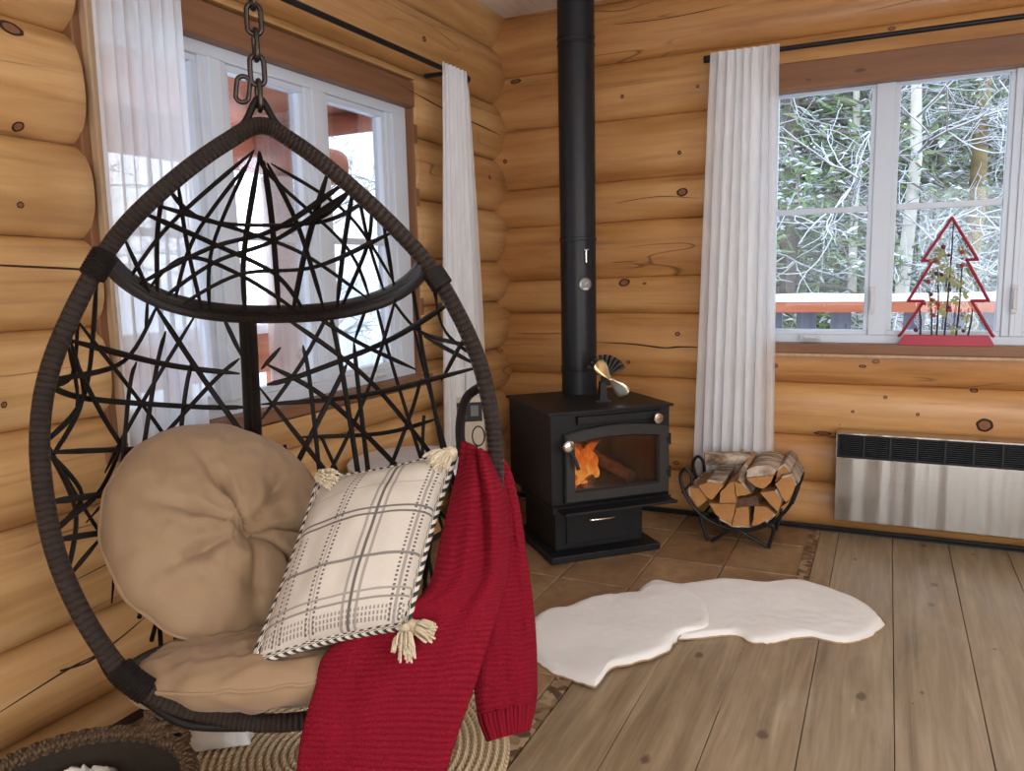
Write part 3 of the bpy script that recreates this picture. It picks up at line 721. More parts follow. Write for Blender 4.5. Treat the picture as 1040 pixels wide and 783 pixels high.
def fw(poly, y, L, label, end=None, bark=()):
    """split log: end face polygon (x,z) at front y, running back by L; bark = edge indices covered with bark"""
    cx = sum(p[0] for p in poly)/len(poly); cz = sum(p[1] for p in poly)/len(poly)
    o_ = empty('firewood', label, 'firewood', (cx, y+L/2, cz-.03), group='split logs on the firewood rack')
    # refine outline
    pl = []; eid = []
    n = len(poly)
    for i in range(n):
        a, b = Vector(poly[i]), Vector(poly[(i+1) % n]); m = max(2, int((b-a).length/.012))
        for k in range(m):
            p = a.lerp(b, k/m); j = .0022
            pl.append((p.x+j*nz(p.x*90, p.y*90, y*50), p.y+j*nz(p.y*90, p.x*90, 3+y*50))); eid.append(i)
    mb = MB(); rows = []
    K = 7
    for q in range(K+1):
        t = q/K; yy = -L/2+L*t
        rows.append([(x-cx+.004*nz(x*30, t*3, z*30), yy+(.004*nz(x*60, z*60) if q in (0, K) else 0), z-cz+.03+.004*nz(z*30, x*30, t*3)) for x, z in pl])
    b = len(mb.v); mb.v += [p for r in rows for p in r]; mb.attr += [0]*((K+1)*len(pl)); N = len(pl)
    bm = MB(); 
    for i in range(K):
        for j in range(N):
            k = (j+1) % N; mb.f.append((i*N+j, i*N+k, (i+1)*N+k, (i+1)*N+j)); mb.mi.append(0)
    mb.f.append(tuple(range(N))); mb.mi.append(1); mb.f.append(tuple(K*N+q for q in reversed(range(N)))); mb.mi.append(1)
    mb.build('split_wood', [WS, end or WE], o_, angle=35)
    if bark:
        for e in bark:
            idx = [j for j in range(N) if eid[j] == e]; idx = idx+[(idx[-1]+1) % N]
            outv = []
            c0 = Vector((0, .03))
            R_ = []
            for r in rows:
                lo = []; hi = []
                for j in idx:
                    p = Vector(r[j]); d = Vector((p.x, 0, p.z-.03)); d.normalize(); lo.append(p-d*.001); hi.append(p+d*(.007+.003*nz(p.x*70, p.y*30, p.z*70)))
                R_.append(lo+hi[::-1])
            bm.grid(R_, closed=True); m = len(R_[0]); nb = len(bm.v)-len(R_)*m
            bm.f.append(tuple(nb+q for q in range(m))); bm.mi.append(0); bm.f.append(tuple(nb+(len(R_)-1)*m+q for q in range(m))); bm.mi.append(0)
        bm.build('bark', WB, o_, angle=40)
    return o_
def px_poly(pts, y, sc=6.53, ox=680, oy=450):
    out = []
    for a, b in pts:
        d = at(ox+a/sc, oy+b/sc, 1)-CAM; t = (y-CAM.y)/d.y; p = CAM+d*t; out.append((p.x, p.z))
    return out
FWL = [
 ([(138, 300), (190, 296), (252, 372), (188, 428), (140, 350)], -.415, 'split log against the low curled end of the rack', None, (4,)),
 ([(192, 284), (255, 256), (352, 262), (352, 290), (282, 376), (240, 352)], -.425, 'pale split log resting on the upper side of the pile near the curled end', None, (1,)),
 ([(330, 398), (336, 330), (390, 268), (428, 258), (440, 392)], -.41, 'upright wedge of split log in the middle of the pile', None, ()),
 ([(432, 262), (478, 268), (532, 330), (500, 348), (444, 352)], -.405, 'small split log tucked in the centre of the pile', None, (1,)),
 ([(258, 404), (436, 402), (412, 546), (332, 500)], -.42, 'broad split log at the bottom of the rack', None, (2,)),
 ([(440, 436), (520, 424), (532, 552), (418, 548)], -.41, 'short square split log at the bottom middle of the rack', None, (2,)),
 ([(564, 420), (640, 424), (694, 470), (640, 520), (552, 552)], -.415, 'split log at the bottom, beside the black gap', None, (2,)),
 ([(600, 330), (698, 316), (742, 380), (722, 464)], -.42, 'split log leaning diagonally on the outer side of the pile', None, (1,)),
 ([(508, 234), (600, 222), (692, 214), (666, 270), (618, 304), (570, 290)], -.43, 'split log with white birch bark on the top of the pile', None, ()),
 ([(700, 272), (745, 232), (806, 212), (838, 282), (800, 370), (768, 392)], -.41, 'large reddish split log at the wall end of the rack', None, (1, 2)),
 ([(442, 372), (582, 346), (592, 414), (442, 424)], -.38, 'log end with shade painted on, set back in the middle of the pile', WD, ()),
 ([(716, 190), (760, 148), (800, 196), (758, 226), (700, 262)], -.36, 'small split log standing up behind the reddish log', None, (0, 1)),
]
for poly, y, lab, end, bark in FWL: fw(px_poly(poly, y), y, .30, lab, end, bark)
# birch bark cap on the top log as its own part is built with a rounded back
top = px_poly([(506, 226), (515, 186), (570, 160), (650, 160), (704, 182), (694, 210), (600, 218)], -.42)
fw(top, -.42, .30, 'birch log slab with peeling white bark crowning the pile', WB, (1, 2, 3))
fw(px_poly([(458, 246), (470, 180), (494, 138), (522, 150), (500, 210), (498, 282)], -.40), -.40, .28, 'thin strip of bark standing beside the white birch log', WB, ())
def round_log(a, b, r, label):
    a, b = Vector(a), Vector(b); mid = (a+b)/2-Vector((0, 0, r)); o_ = empty('firewood', label, 'firewood', mid, group='split logs on the firewood rack')
    mb = MB(); mb.tube([a.lerp(b, k/8)-mid for k in range(9)], [r*(1+.06*nz(k, 3)) for k in range(9)], 16, caps=False); mb.build('bark', WB, o_)
    mb = MB(); mb.tube([a-mid+(b-a)*.01, b-mid-(b-a)*.01], r*.93, 16); mb.build('split_wood', WE, o_)
round_log((1.16, -.30, .372), (1.36, -.24, .376), .032, 'round pale log lying crosswise on the back of the pile')

# ================================================================ wall heater
HT = empty('wall_heater', 'long brushed steel wall heater with black grille under the window', 'heater', (2.32, -.06, .08))
hx = lambda x, y, z: (x-2.32, y+.06, z-.08)
mb = MB(); mb.box(hx(1.722, -.105, .082), hx(2.92, -.005, .392)); mb.build('back_box', M['black_metal'], HT, smooth=False)
g = G('brushed_steel', 1.0, .26); o = g.obj(); n = g.noise(g.sc(o, (1.0, 2, 170)), 1, 1); n2 = g.noise(g.sc(o, (9, 1, .35)), 1, 1)
g.col(g.mix(n, (.40, .375, .34), (.45, .425, .39))); g.rgh(g.rng(n, .3, .7, .19, .23)); g.b.inputs['Anisotropic'].default_value = .0; g.bump(n2, .45, .03); M['brushed'] = g.m
mb = MB(); mb.box(hx(1.722, -.125, .086), hx(2.92, -.104, .386)); tag(mb.build('front_panel', M['brushed'], HT, smooth=False, bevel=.004), 'brushed steel front panel')
mb = MB(); mb.box(hx(1.722, -.118, .386), hx(1.727, -.0, .497)); mb.box(hx(1.722, -.118, .492), hx(2.92, -.0, .498)); mb.box(hx(2.915, -.118, .386), hx(2.92, 0, .497)); mb.build('housing', M['brushed'], HT, smooth=False)
mb = MB()
for k in range(11): mb.box(hx(1.728, -.116, .391+k*.0092), hx(2.914, -.100, .3945+k*.0092))
for k in range(11): mb.box(hx(1.728+k*.108, -.119, .388), hx(1.736+k*.108, -.10, .492))
mb.box(hx(1.727, -.085, .386), hx(2.914, -.075, .493)); mb.build('grille', M['black_metal'], HT, smooth=False)

# ================================================================ red wire tree on the sill
TR = empty('tree_decoration', 'red outline Christmas tree decoration filled with twigs and berries on the window sill', 'decoration', (2.147, -.005, .8985))
M['red_paint'] = plain('red_painted_metal', (.33, .012, .035), .4, .2, var=.15)
half = [(0, .553), (.105, .372), (.064, .372), (.155, .195), (.092, .195), (.178, .045), (.185, .04)]
pts = [(-x, z) for x, z in half][::-1]+half[1:]
mb = MB()
for (x, z), (x2, z2) in zip(pts[:-1], pts[1:]): mb.tube([(x, 0, z), (x2, 0, z2)], .0066, 8); mb.ball((x, 0, z), .0066, 8, 6)
mb.build('tree_outline', M['red_paint'], TR, angle=20)
mb = MB(); mb.prism([(-.186, 0), (.186, 0), (.163, .042), (-.163, .042)], .03, Matrix.Translation((0, -.015, 0))); mb.build('tree_base', M['red_paint'], TR, smooth=False, bevel=.002)
M['twig'] = plain('dark_twig', (.05, .03, .025), .8); M['sprig'] = plain('pale_green_sprig', (.30, .33, .14), .7, var=.3)
M['berry'] = plain('dark_berry', (.09, .02, .035), .35, var=.3); M['berry_red'] = plain('red_berry', (.35, .03, .03), .35)
for x, h, dx in ((-.10, .14, -.01), (-.055, .20, -.02), (-.035, .30, -.01), (-.005, .49, .012), (.04, .30, .008), (.085, .12, .012)):
    mb = MB(); mb.tube(cat_rom([(x, 0, .04), (x+dx*.4+.004, .003, .04+h*.5), (x+dx, 0, .04+h)], 5), [.0045-.002*k/10 for k in range(11)], 6); mb.build('twig', M['twig'], TR)
r2 = random.Random(3)
for i in range(38):
    z = .06+.40*r2.random(); wmax = .13*(1-(z-.04)/.5)+.012; x = (r2.random()*2-1)*wmax; y = -.012-r2.random()*.008
    mb = MB()
    if i % 2 == 0:
        mb.ball((x, y, z), .0075+.003*r2.random(), 10, 6); mb.build('berry', M['berry'] if i % 4 else M['berry_red'], TR)
    else:
        for q in range(7):
            a = r2.random()*2*PI; d = Vector((math.cos(a), -.2, math.sin(a)))*.026; p = Vector((x, y+.006, z)); w = Vector((-d.z, 0, d.x))*.22
            mb.add([p, p+d*.5+w, p+d, p+d*.5-w], [(0, 1, 2, 3)])
        mb.build('leaf_sprig', M['sprig'], TR, smooth=False)

# ================================================================ sheepskins and jute rug
g = G('white_sheepskin', 0, 1.0); o = g.obj(); n = g.noise(o, 160, 4, .7); n2 = g.noise(o, 7, 3); n3 = g.noise(o, 28, 3)
g.col(g.mix(n2, (.78, .76, .72), (.88, .87, .85))); g.bump(g.ma('ADD', g.ma('MULTIPLY', n, .5), g.ma('MULTIPLY', n3, .35)), .5, .008); g.b.inputs['Sheen Weight'].default_value = .3; M['fleece'] = g.m
M['hide'] = plain('tan_hide_edge', (.40, .27, .15), .8)
def pelt(px, lift, label, zb=.003, flip=0):
    pts = []
    for x, y in px:
        d = at(x, y, 1)-CAM; t = (lift*.6+zb-CAM.z)/d.z; pts.append(CAM+d*t)
    out = cat_rom([(p.x, p.y, 0) for p in pts], 6, closed=True)
    c = Vector((0, 0, 0))
    for p in out: c += p
    c /= len(out); N = len(out); rows = []; K = 22
    o_ = empty('sheepskin_rug', label, 'rug', (c.x, c.y, 0), group='white sheepskins on the floor')
    lift_at = lambda p: zb
    for q in range(K+1):
        t = q/K; f = 1-t   # from rim inward
        row = []
        for i, p in enumerate(out):
            s = 1-(t**1.0)*.999
            v = c+(p-c)*s
            e = min(1, (p-c).length*(1-s)/.035)
            z = zb+lift*(1-(1-e)**2)**.5*(.8+.3*nz(v.x*5, v.y*5, flip))+.0025*nz(v.x*30, v.y*30)*e
            rim = 1+(.012*nz(v.x*22, v.y*22, 2)+.006*nz(v.x*60, v.y*60, 5))/max(.1, (p-c).length)*(1-e)
            row.append(((v.x-c.x)*rim, (v.y-c.y)*rim, z+pelt_lift(v)*(zb > .01)))
        rows.append(row)
    mb = MB(); mb.grid(rows, closed=True); mb.build('fleece', M['fleece'], o_, angle=180)
    mb = MB(); base = [(x, y, zb-.002+ (z_*0)+pelt_lift(Vector((x+c.x, y+c.y, 0)))*(zb > .01)) for x, y, z_ in rows[0]]; low = [(x*.99, y*.99, z-.001) for x, y, z in base]
    mb.grid([[(x*1.004, y*1.004, z+.006) for x, y, z in base], [(x*1.004, y*1.004, z-.0) for x, y, z in base], low], closed=True); mb.build('hide_edge', M['hide'], o_)
def pelt_lift(v): return -.011*max(0, min(1, (1.17-v.x)/.16))   # drops from the lower pelt down to the floor
pelt([(690, 646), (668, 640), (655, 622), (648, 600), (660, 588), (690, 592), (735, 586), (775, 590), (812, 587), (842, 595), (874, 608), (896, 625), (896, 633), (886, 642), (870, 648), (855, 649), (836, 646), (818, 643), (790, 648), (768, 650), (748, 643), (735, 642), (714, 644)], .024, 'white sheepskin reaching across the planks, lower of the two overlapping pelts')
pelt([(720, 636), (692, 643), (676, 660), (650, 669), (622, 675), (609, 689), (600, 693), (572, 681), (548, 668), (538, 648), (540, 626), (556, 614), (576, 611), (600, 602), (628, 598), (652, 597), (664, 590), (690, 592), (712, 604), (722, 622)], .022, 'white sheepskin nearest the hanging chair, its edge over the other pelt', zb=.013, flip=4)

g = G('braided_jute', 0, .9); o = g.obj(); p = g.xyz(o)
rad = g.ma('SQRT', g.ma('ADD', g.ma('MULTIPLY', p[0], p[0]), g.ma('MULTIPLY', p[1], p[1]))); ang = g.ma('ARCTAN2', p[1], p[0])
k = g.ma('FRACT', g.ma('MULTIPLY', rad, 50)); tri = g.ma('ABSOLUTE', g.ma('SUBTRACT', k, .5))
arcl = g.ma('MULTIPLY', g.ma('MULTIPLY', ang, rad), 55)
braid = g.ma('ABSOLUTE', g.ma('SUBTRACT', g.ma('FRACT', g.ma('ADD', arcl, g.ma('MULTIPLY', tri, 1.6))), .5))
fib = g.noise(g.sc(o, (120, 120, 120)), 1, 3)
h = g.ma('SUBTRACT', 1.0, g.ma('ADD', g.ma('MULTIPLY', tri, 1.2), g.ma('MULTIPLY', braid, 1.0)))
c = g.ramp(h, [(.05, (.22, .15, .08)), (.35, (.50, .37, .22)), (.8, (.72, .57, .38))]); g.col(g.mix(g.ma('MULTIPLY', fib, .4), c, (.56, .42, .25))); g.bump(h, .8, .008); M['jute'] = g.m
mb = MB(); prof = [(.001, .016)]
for k in range(23):
    for q, z in ((.002, .010), (.006, .016), (.010, .018), (.014, .016), (.018, .010)): prof.append((.002+k*.02+q, z))
prof += [(.466, .001)]
mb.lathe(prof, seg=96, caps=False); jr = mb.build('jute_rug', M['jute']); jr.location = (.63, -2.42, .002)
tag(jr, 'round braided jute rug on the floor under the hanging chair', 'rug')

# ================================================================ basket, cloths, table, sign
g = G('dark_seagrass_weave', 0, .85); o = g.obj(); p = g.xyz(o); ang = g.ma('ARCTAN2', p[1], p[0])
u = g.ma('MULTIPLY', ang, 24); vv = g.ma('MULTIPLY', p[2], 62)
tw = g.ma('ABSOLUTE', g.ma('SUBTRACT', g.ma('FRACT', g.ma('ADD', u, g.ma('MULTIPLY', g.ma('FLOOR', vv), .5))), .5)); rr_ = g.ma('ABSOLUTE', g.ma('SUBTRACT', g.ma('FRACT', vv), .5))
h = g.ma('SUBTRACT', 1.0, g.ma('ADD', tw, rr_)); fib = g.noise(o, 90, 3)
g.col(g.mix(g.ma('MULTIPLY', fib, .5), g.ramp(h, [(.1, (.03, .017, .009)), (.5, (.13, .075, .036)), (.9, (.24, .15, .078))]), (.14, .08, .04))); g.bump(h, .9, .01); M['seagrass'] = g.m
bk = empty('woven_basket', 'dark woven grass basket with knotted handle at the foot of the log wall', 'basket', (.44, -3.03, -.0))
mb = MB(); mb.lathe([(.17, .002), (.20, .01), (.226, .06), (.242, .13), (.238, .20), (.232, .215), (.222, .205)], seg=64, caps=False); mb.build('basket_body', M['seagrass'], bk)
mb = MB(); mb.lathe([(.222, .205), (.226, .13), (.21, .06), (.16, .02), (.001, .02)], seg=64, caps=False); mb.build('basket_shaded_inside', plain('painted_basket_shade', (.035, .022, .014), .95, var=.4, scale=60, bump=.5, bdist=.006), bk)  # inner wall painted dark for the shade inside the basket
rope = MB()
for k in range(3):
    rope.tube([((.236+.011*math.cos(a*20+k*2*PI/3))*math.cos(a), (.236+.011*math.cos(a*20+k*2*PI/3))*math.sin(a), .212+.011*math.sin(a*20+k*2*PI/3)) for a in [2*PI*q/240 for q in range(240)]], .009, 6, closed=True)
rope.build('braided_rim', M['seagrass'], bk)
def knot(mb, c, r, turns, seed):
    rr = random.Random(seed)
    for k in range(turns):
        a0 = rr.random()*6.28; tilt = rr.random()*1.6-.8; pts = []
        for q in range(14):
            a = 2*PI*q/14; p = Vector((r*math.cos(a), r*.62*math.sin(a), 0)); p = Matrix.Rotation(tilt, 3, 'X') @ Matrix.Rotation(a0, 3, 'Z') @ Matrix.Rotation(tilt*1.3, 3, 'Y') @ p; pts.append(Vector(c)+p)
        mb.tube(pts, .0085, 6, closed=True)
mb = MB(); knot(mb, (-.015, .25, .245), .038, 6, 4); knot(mb, (.035, .245, .215), .03, 5, 9)
for k in range(3): mb.tube(cat_rom([(-.02+.01*k, .27, .21), (.03+.014*k, .26, .17), (.06+.012*k, .245, .09), (.07+.018*k, .25, .03)], 6), .008, 6)
mb.build('handle', M['seagrass'], bk)
M['cotton'] = plain('white_cotton', (.78, .77, .74), .85, var=.05, scale=12, bump=.3, bdist=.004)
def crumple(c, size, seed, name, label, cat_, mat, rz=0):
    mb = MB(); rows = []; n = 22
    for i in range(n+1):
        row = []
        for j in range(n+1):
            u, v = i/n*2-1, j/n*2-1
            e = (1-abs(u)**4)*(1-abs(v)**4)
            row.append((u*size[0]*(1+.08*nz(v*2, seed)), v*size[1]*(1+.12*nz(u*2, seed+3)), size[2]*(max(0, e)**.5*(.6+.6*nz(u*2.2, v*2.2, seed)+.25*nz(u*6, v*6, seed)))))
        rows.append(row)
    mb.grid(rows); o_ = mb.build(name, mat, angle=180, solid=.004); o_.location = c; o_.rotation_euler = (0, 0, rz); return tag(o_, label, cat_)
crumple((.335, -2.925, .125), (.07, .06, .06), 5, 'rolled_towel', 'rolled white towel inside the dark woven basket', 'towel', M['cotton'], .9)
crumple((.30, -2.525, .022), (.105, .055, .085), 8, 'white_cloth', 'crumpled white cloth lying on the jute rug under the chair rim', 'cloth', M['cotton'], .62)

tb = empty('side_table', 'small round side table with window reflection painted on its glossy top behind the hanging chair', 'table', (.275, -1.44, 0))
M['table_top'] = board('table_top_painted_reflection', (.62, .67, .74), (.74, .79, .86), 'X', .1); M['table_leg'] = board('brown_table_leg', (.16, .08, .04), (.26, .14, .07), 'Z')  # window reflection painted as bluish white into the top's colour
mb = MB(); mb.lathe([(.24, .525), (.25, .53), (.25, .545), (.245, .55)], seg=56); mb.build('table_top', M['table_top'], tb, angle=30)
mb = MB(); mb.lathe([(.20, .485), (.20, .525)], seg=48); mb.build('apron', M['table_leg'], tb)
for k in range(3):
    a = 2*PI*k/3+.4; mb = MB(); mb.tube([(.15*math.cos(a), .15*math.sin(a), .5), (.2*math.cos(a), .2*math.sin(a), 0)], [.018, .012], 10); mb.build('leg', M['table_leg'], tb)
sg = empty('porch_sign', 'pale wooden sign with black square and curly black lettering in the corner', 'sign', M=Matrix.Translation((.185, -.805, 0)) @ Matrix.Rotation(math.radians(36), 4, 'Z') @ Matrix.Diagonal((.72, 1, 1, 1)) @ Matrix.Rotation(math.radians(-3), 4, 'X'))
M['sign_wood'] = board('whitewashed_sign_board', (.52, .43, .33), (.66, .57, .46), 'Z'); M['ink'] = plain('black_sign_paint', (.012, .012, .013), .6)
mb = MB(); mb.box((-.115, 0, .002), (.10, .03, .69)); mb.build('board', M['sign_wood'], sg, smooth=False, bevel=.003)
mb = MB(); mb.box((.10, -.004, .002), (.135, .034, .675)); mb.build('frame_side', board('brown_sign_edge', (.26, .14, .06), (.38, .22, .10), 'Z'), sg, smooth=False)
mb = MB(); mb.box((-.098, -.003, .575), (.085, 0, .665)); sq = mb.build('black_square', M['ink'], sg, smooth=False)
mo_ = plain('grey_motif', (.16, .17, .18), .6)
for a, b in (((-.080, -.004, .595), (-.020, -.003, .645)), ((.01, -.004, .60), (.06, -.003, .65))):
    mb = MB(); mb.box(a, b); mb.build('window_motif', mo_, sq, smooth=False)
mb = MB()
def curl(c, r, a0, a1, n=24): return [(c[0]+r*math.cos(lerp(a0, a1, k/n)), -.003, c[1]+r*1.15*math.sin(lerp(a0, a1, k/n))) for k in range(n+1)]
mb.tube(cat_rom([(-.09, -.003, .555), (-.085, -.003, .50), (-.09, -.003, .45), (-.065, -.003, .43), (-.045, -.003, .45)], 5), .0035, 6); mb.tube([(-.095, -.003, .54), (-.045, -.003, .545)], .004, 6)
mb.tube(curl((-.065, .48), .028, .3, 5.8), .0032, 6); mb.tube(curl((.055, .505), .04, 0, 2*PI), .0038, 6); mb.tube(cat_rom([(.04, -.003, .46), (.055, -.003, .40), (.045, -.003, .33), (.06, -.003, .25)], 5), .0038, 6)
mb.tube(curl((-.03, .36), .035, 0, 5), .0035, 6); mb.build('curly_lettering', M['ink'], sg)

# ================================================================ hanging egg chair
CO = Vector((.67, -2.591, 1.58)); CX = Vector((.743, .669, 0)).normalized(); CY = Vector((-.646, .718, -.259)).normalized(); CZ = CX.cross(CY).normalized()
HB = 1.243   # height of the egg
CM = Matrix(((CX.x, CY.x, CZ.x, 0), (CX.y, CY.y, CZ.y, 0), (CX.z, CY.z, CZ.z, 0), (0, 0, 0, 1)))
CM.translation = CO-CZ*HB
RIM_L = [(0.0, -0.0), (-0.077, -0.042), (-0.164, -0.111), (-0.252, -0.197), (-0.315, -0.281), (-0.377, -0.4), (-0.422, -0.519), (-0.44, -0.633), (-0.436, -0.756), (-0.415, -0.878), (-0.368, -1.003), (-0.304, -1.109), (-0.22, -1.174), (-0.133, -1.211), (-0.052, -1.236)]
RIM_R = [(0.0, -0.0), (0.07, -0.038), (0.153, -0.107), (0.246, -0.201), (0.334, -0.308), (0.394, -0.421), (0.437, -0.546), (0.454, -0.681), (0.449, -0.801), (0.418, -0.937), (0.35, -1.075), (0.256, -1.183), (0.15, -1.235), (0.052, -1.243), (-0.052, -1.236)]
DZ = [(0,0),(.03,.11),(.08,.24),(.15,.36),(.22,.45),(.30,.53),(.45,.56),(.7,.56),(.9,.50),(1.05,.40),(1.15,.29),(1.22,.15),(1.27,.03)]
STRANDS=[((-51,-38),(-128,-137),(-143,-197),(-163,-285)),((-23,-37),(-56,-122),(-72,-220),(-75,-281)),((-76,-59),(-156,-143),(-187,-181),(-241,-280)),((-169,-120),(-187,-158),(-189,-207),(-179,-285)),((-52,-41),(-174,-128),(-251,-210),(-313,-303)),((-244,-192),(-179,-161),(-130,-160),(-52,-185),(11,-209),(84,-257)),((-292,-255),(-245,-216),(-200,-201),(-148,-198),(-80,-211),(9,-234),(70,-268)),((-308,-296),(-210,-206),(-143,-170),(-70,-140),(18,-125),(113,-125)),((-270,-295),(-197,-231),(-136,-192),(-48,-151),(17,-142),(113,-140)),((-233,-269),(-155,-238),(-80,-211),(12,-199),(112,-203),(210,-235)),((-279,-238),(-277,-297)),((-198,-148),(-238,-193),(-270,-285)),((-226,-174),(-148,-133),(-57,-131),(17,-142),(88,-177),(168,-221),(248,-279)),((-189,-141),(-133,-128),(19,-117),(113,-127),(205,-168)),((2,-28),(11,-121),(14,-276)),((23,-30),(75,-129),(134,-273)),((-22,-36),(15,-49),(128,-116),(188,-187),(250,-271)),((136,-94),(92,-161),(49,-261)),((180,-141),(182,-181),(167,-273)),((45,-32),(141,-101),(228,-195),(302,-285)),((224,-180),(231,-208),(179,-270)),((244,-201),(298,-282)),((180,-138),(128,-123),(8,-125)),((191,-152),(234,-204),(281,-278)),((-394,-450),(-328,-434),(-206,-441),(-99,-455)),((-423,-540),(-401,-541),(-312,-542),(-199,-543),(-88,-547)),((-438,-670),(-366,-651),(-295,-645),(-204,-649)),((-280,-333),(-213,-438),(-133,-556),(-88,-634)),((-267,-340),(-346,-445),(-401,-531)),((-191,-325),(-304,-494),(-355,-598),(-392,-705)),((-357,-402),(-332,-523),(-283,-617),(-244,-690)),((-263,-358),(-297,-479),(-318,-651)),((-211,-417),(-237,-524),(-252,-654)),((-97,-414),(-184,-495),(-277,-617)),((-389,-448),(-405,-534),(-367,-638),(-344,-685)),((-362,-380),(-410,-500),(-423,-540)),((-375,-438),(-407,-518),(-426,-610),(-428,-705)),((-329,-343),(-406,-528),(-433,-658)),((-326,-440),(-349,-532),(-361,-706)),((-425,-541),(-437,-661)),((-385,-431),(-410,-547),(-418,-705)),((-438,-629),(-434,-706)),((-134,-349),(-89,-414)),((-285,-335),(-301,-373)),((-433,-766),(-412,-756),(-376,-753),(-312,-756)),((-421,-838),(-388,-838),(-333,-840)),((-438,-630),(-431,-721),(-415,-785),(-384,-860)),((-428,-635),(-429,-721),(-414,-842),(-395,-911)),((-419,-655),(-418,-751),(-413,-827)),((-369,-656),(-401,-753),(-414,-819)),((-390,-846),(-390,-912)),((16,-328),(173,-431),(320,-584),(387,-686)),((98,-311),(218,-394),(353,-498)),((150,-317),(109,-387),(21,-480),(-51,-583)),((-31,-489),(66,-467),(188,-433),(286,-409),(381,-403)),((-53,-491),(41,-636)),((72,-384),(86,-508),(90,-679)),((148,-339),(176,-501),(189,-742)),((208,-392),(214,-537),(217,-745)),((260,-316),(286,-429),(322,-540),(346,-716)),((308,-348),(249,-496),(198,-620),(140,-714)),((-28,-431),(108,-525),(199,-605),(289,-731)),((-49,-541),(129,-539),(295,-542),(419,-552)),((48,-640),(203,-655),(322,-648),(388,-636)),((187,-448),(137,-536),(69,-654)),((364,-523),(330,-631),(282,-734)),((284,-314),(355,-410),(413,-504)),((321,-324),(357,-428),(381,-528),(400,-689)),((342,-388),(381,-562),(397,-688)),((12,-388),(-43,-445)),((247,-325),(208,-392)),((366,-427),(434,-552)),((412,-476),(401,-543)),((348,-351),(390,-428),(430,-533))]
def interp(t, tab):
    if t <= tab[0][0]: return tab[0][1]
    for (a, b), (c, d) in zip(tab[:-1], tab[1:]):
        if t <= c: return b+(d-b)*(t-a)/max(1e-6, c-a)
    return tab[-1][1]
def rim_x(z): return interp(-z, sorted((-b, a) for a, b in RIM_L)), interp(-z, sorted((-b, a) for a, b in RIM_R))
def shell(x, z, out=0.0):
    l, r = rim_x(z); c, w = (l+r)/2, max((r-l)/2, 1e-3); d = interp(-z, DZ)+out
    u = min(1, abs((x-c)/w)); return Vector((x, d*(1-u**2.4)**(1/2.4), z+HB))
chair = empty('hanging_egg_chair', 'dark brown wicker egg chair hanging on a chain, with cushions inside', 'hanging chair', M=CM)
def wicker(name, c1, c2, freq):
    g = G(name, 0, .42, Specular_IOR_Level=.35); uvv = g.xyz(g.uv()); o = g.obj()
    k = g.ma('ABSOLUTE', g.ma('SUBTRACT', g.ma('FRACT', g.ma('MULTIPLY', uvv[1], freq)), .5)); n = g.noise(o, 25, 3)
    c = g.mix(n, c1, c2); c = g.mix(g.rng(k, .3, .5, 0, .8), c, tuple(q*.3 for q in c1)); g.col(c)
    g.bump(g.rng(k, 0, .5, 1, 0), .8, .006); return g.m
M['wicker_wrap'] = wicker('dark_wicker_wrapping', (.020, .0135, .0115), (.046, .032, .027), 260)
M['wicker'] = plain('dark_wicker_strand', (.010, .0075, .0065), .6, Specular_IOR_Level=.2, var=.4, scale=40, bump=.25)
def tube_uv(mb, pts, r, seg=12, closed=False, flat=1):
    b = len(mb.v); mb.tube(pts, r, seg, closed=closed, flat=flat); n = (len(mb.v)-b)//seg
    for i in range(n):
        for k in range(seg): mb.uvs[b+i*seg+k] = (k/seg, i/(n-1))
rimc = [(a, 0, b+HB) for a, b in RIM_L]+[(a, 0, b+HB) for a, b in RIM_R[::-1][1:-1]]
rim_pts = cat_rom(rimc, 10, closed=True)
mb = MB(); tube_uv(mb, rim_pts, .0175, 14, closed=True)
# two thinner canes bound along the main hoop
for off, ph in ((.013, 0), (-.013, 2)):
    tube_uv(mb, [Vector(p)+Vector((0, off+.004, 0))+Vector((p.x, 0, p.z-.6)).normalized()*.006 for p in rim_pts], .0105, 10, closed=True)
mb.build('rim_hoop', M['wicker_wrap'], chair)
def wrap(a, b, name='binding'):
    """cane binding over part of the rim"""
    mb = MB(); seg = [rim_pts[i % len(rim_pts)] for i in range(a, b)]; n = (b-a)*5
    for k in range(n):
        t = k/n*(len(seg)-1); i = int(t); p = seg[i].lerp(seg[min(i+1, len(seg)-1)], t-i); d = (seg[min(i+1, len(seg)-1)]-seg[max(i-1, 0)]).normalized()
        ax = d.cross(Vector((0, 1, 0))).normalized()
        mb.tube([p+(ax*math.cos(q*PI/5)+Vector((0, 1, 0))*math.sin(q*PI/5))*(.0225+.0015*math.sin(k*2.1)) for q in range(10)], .0038, 5, closed=True)
    mb.build(name, M['wicker'], chair)
N_ = len(rim_pts)
for a, b in ((40, 45), (108, 115), (N_-45, N_-41)): wrap(a, b)
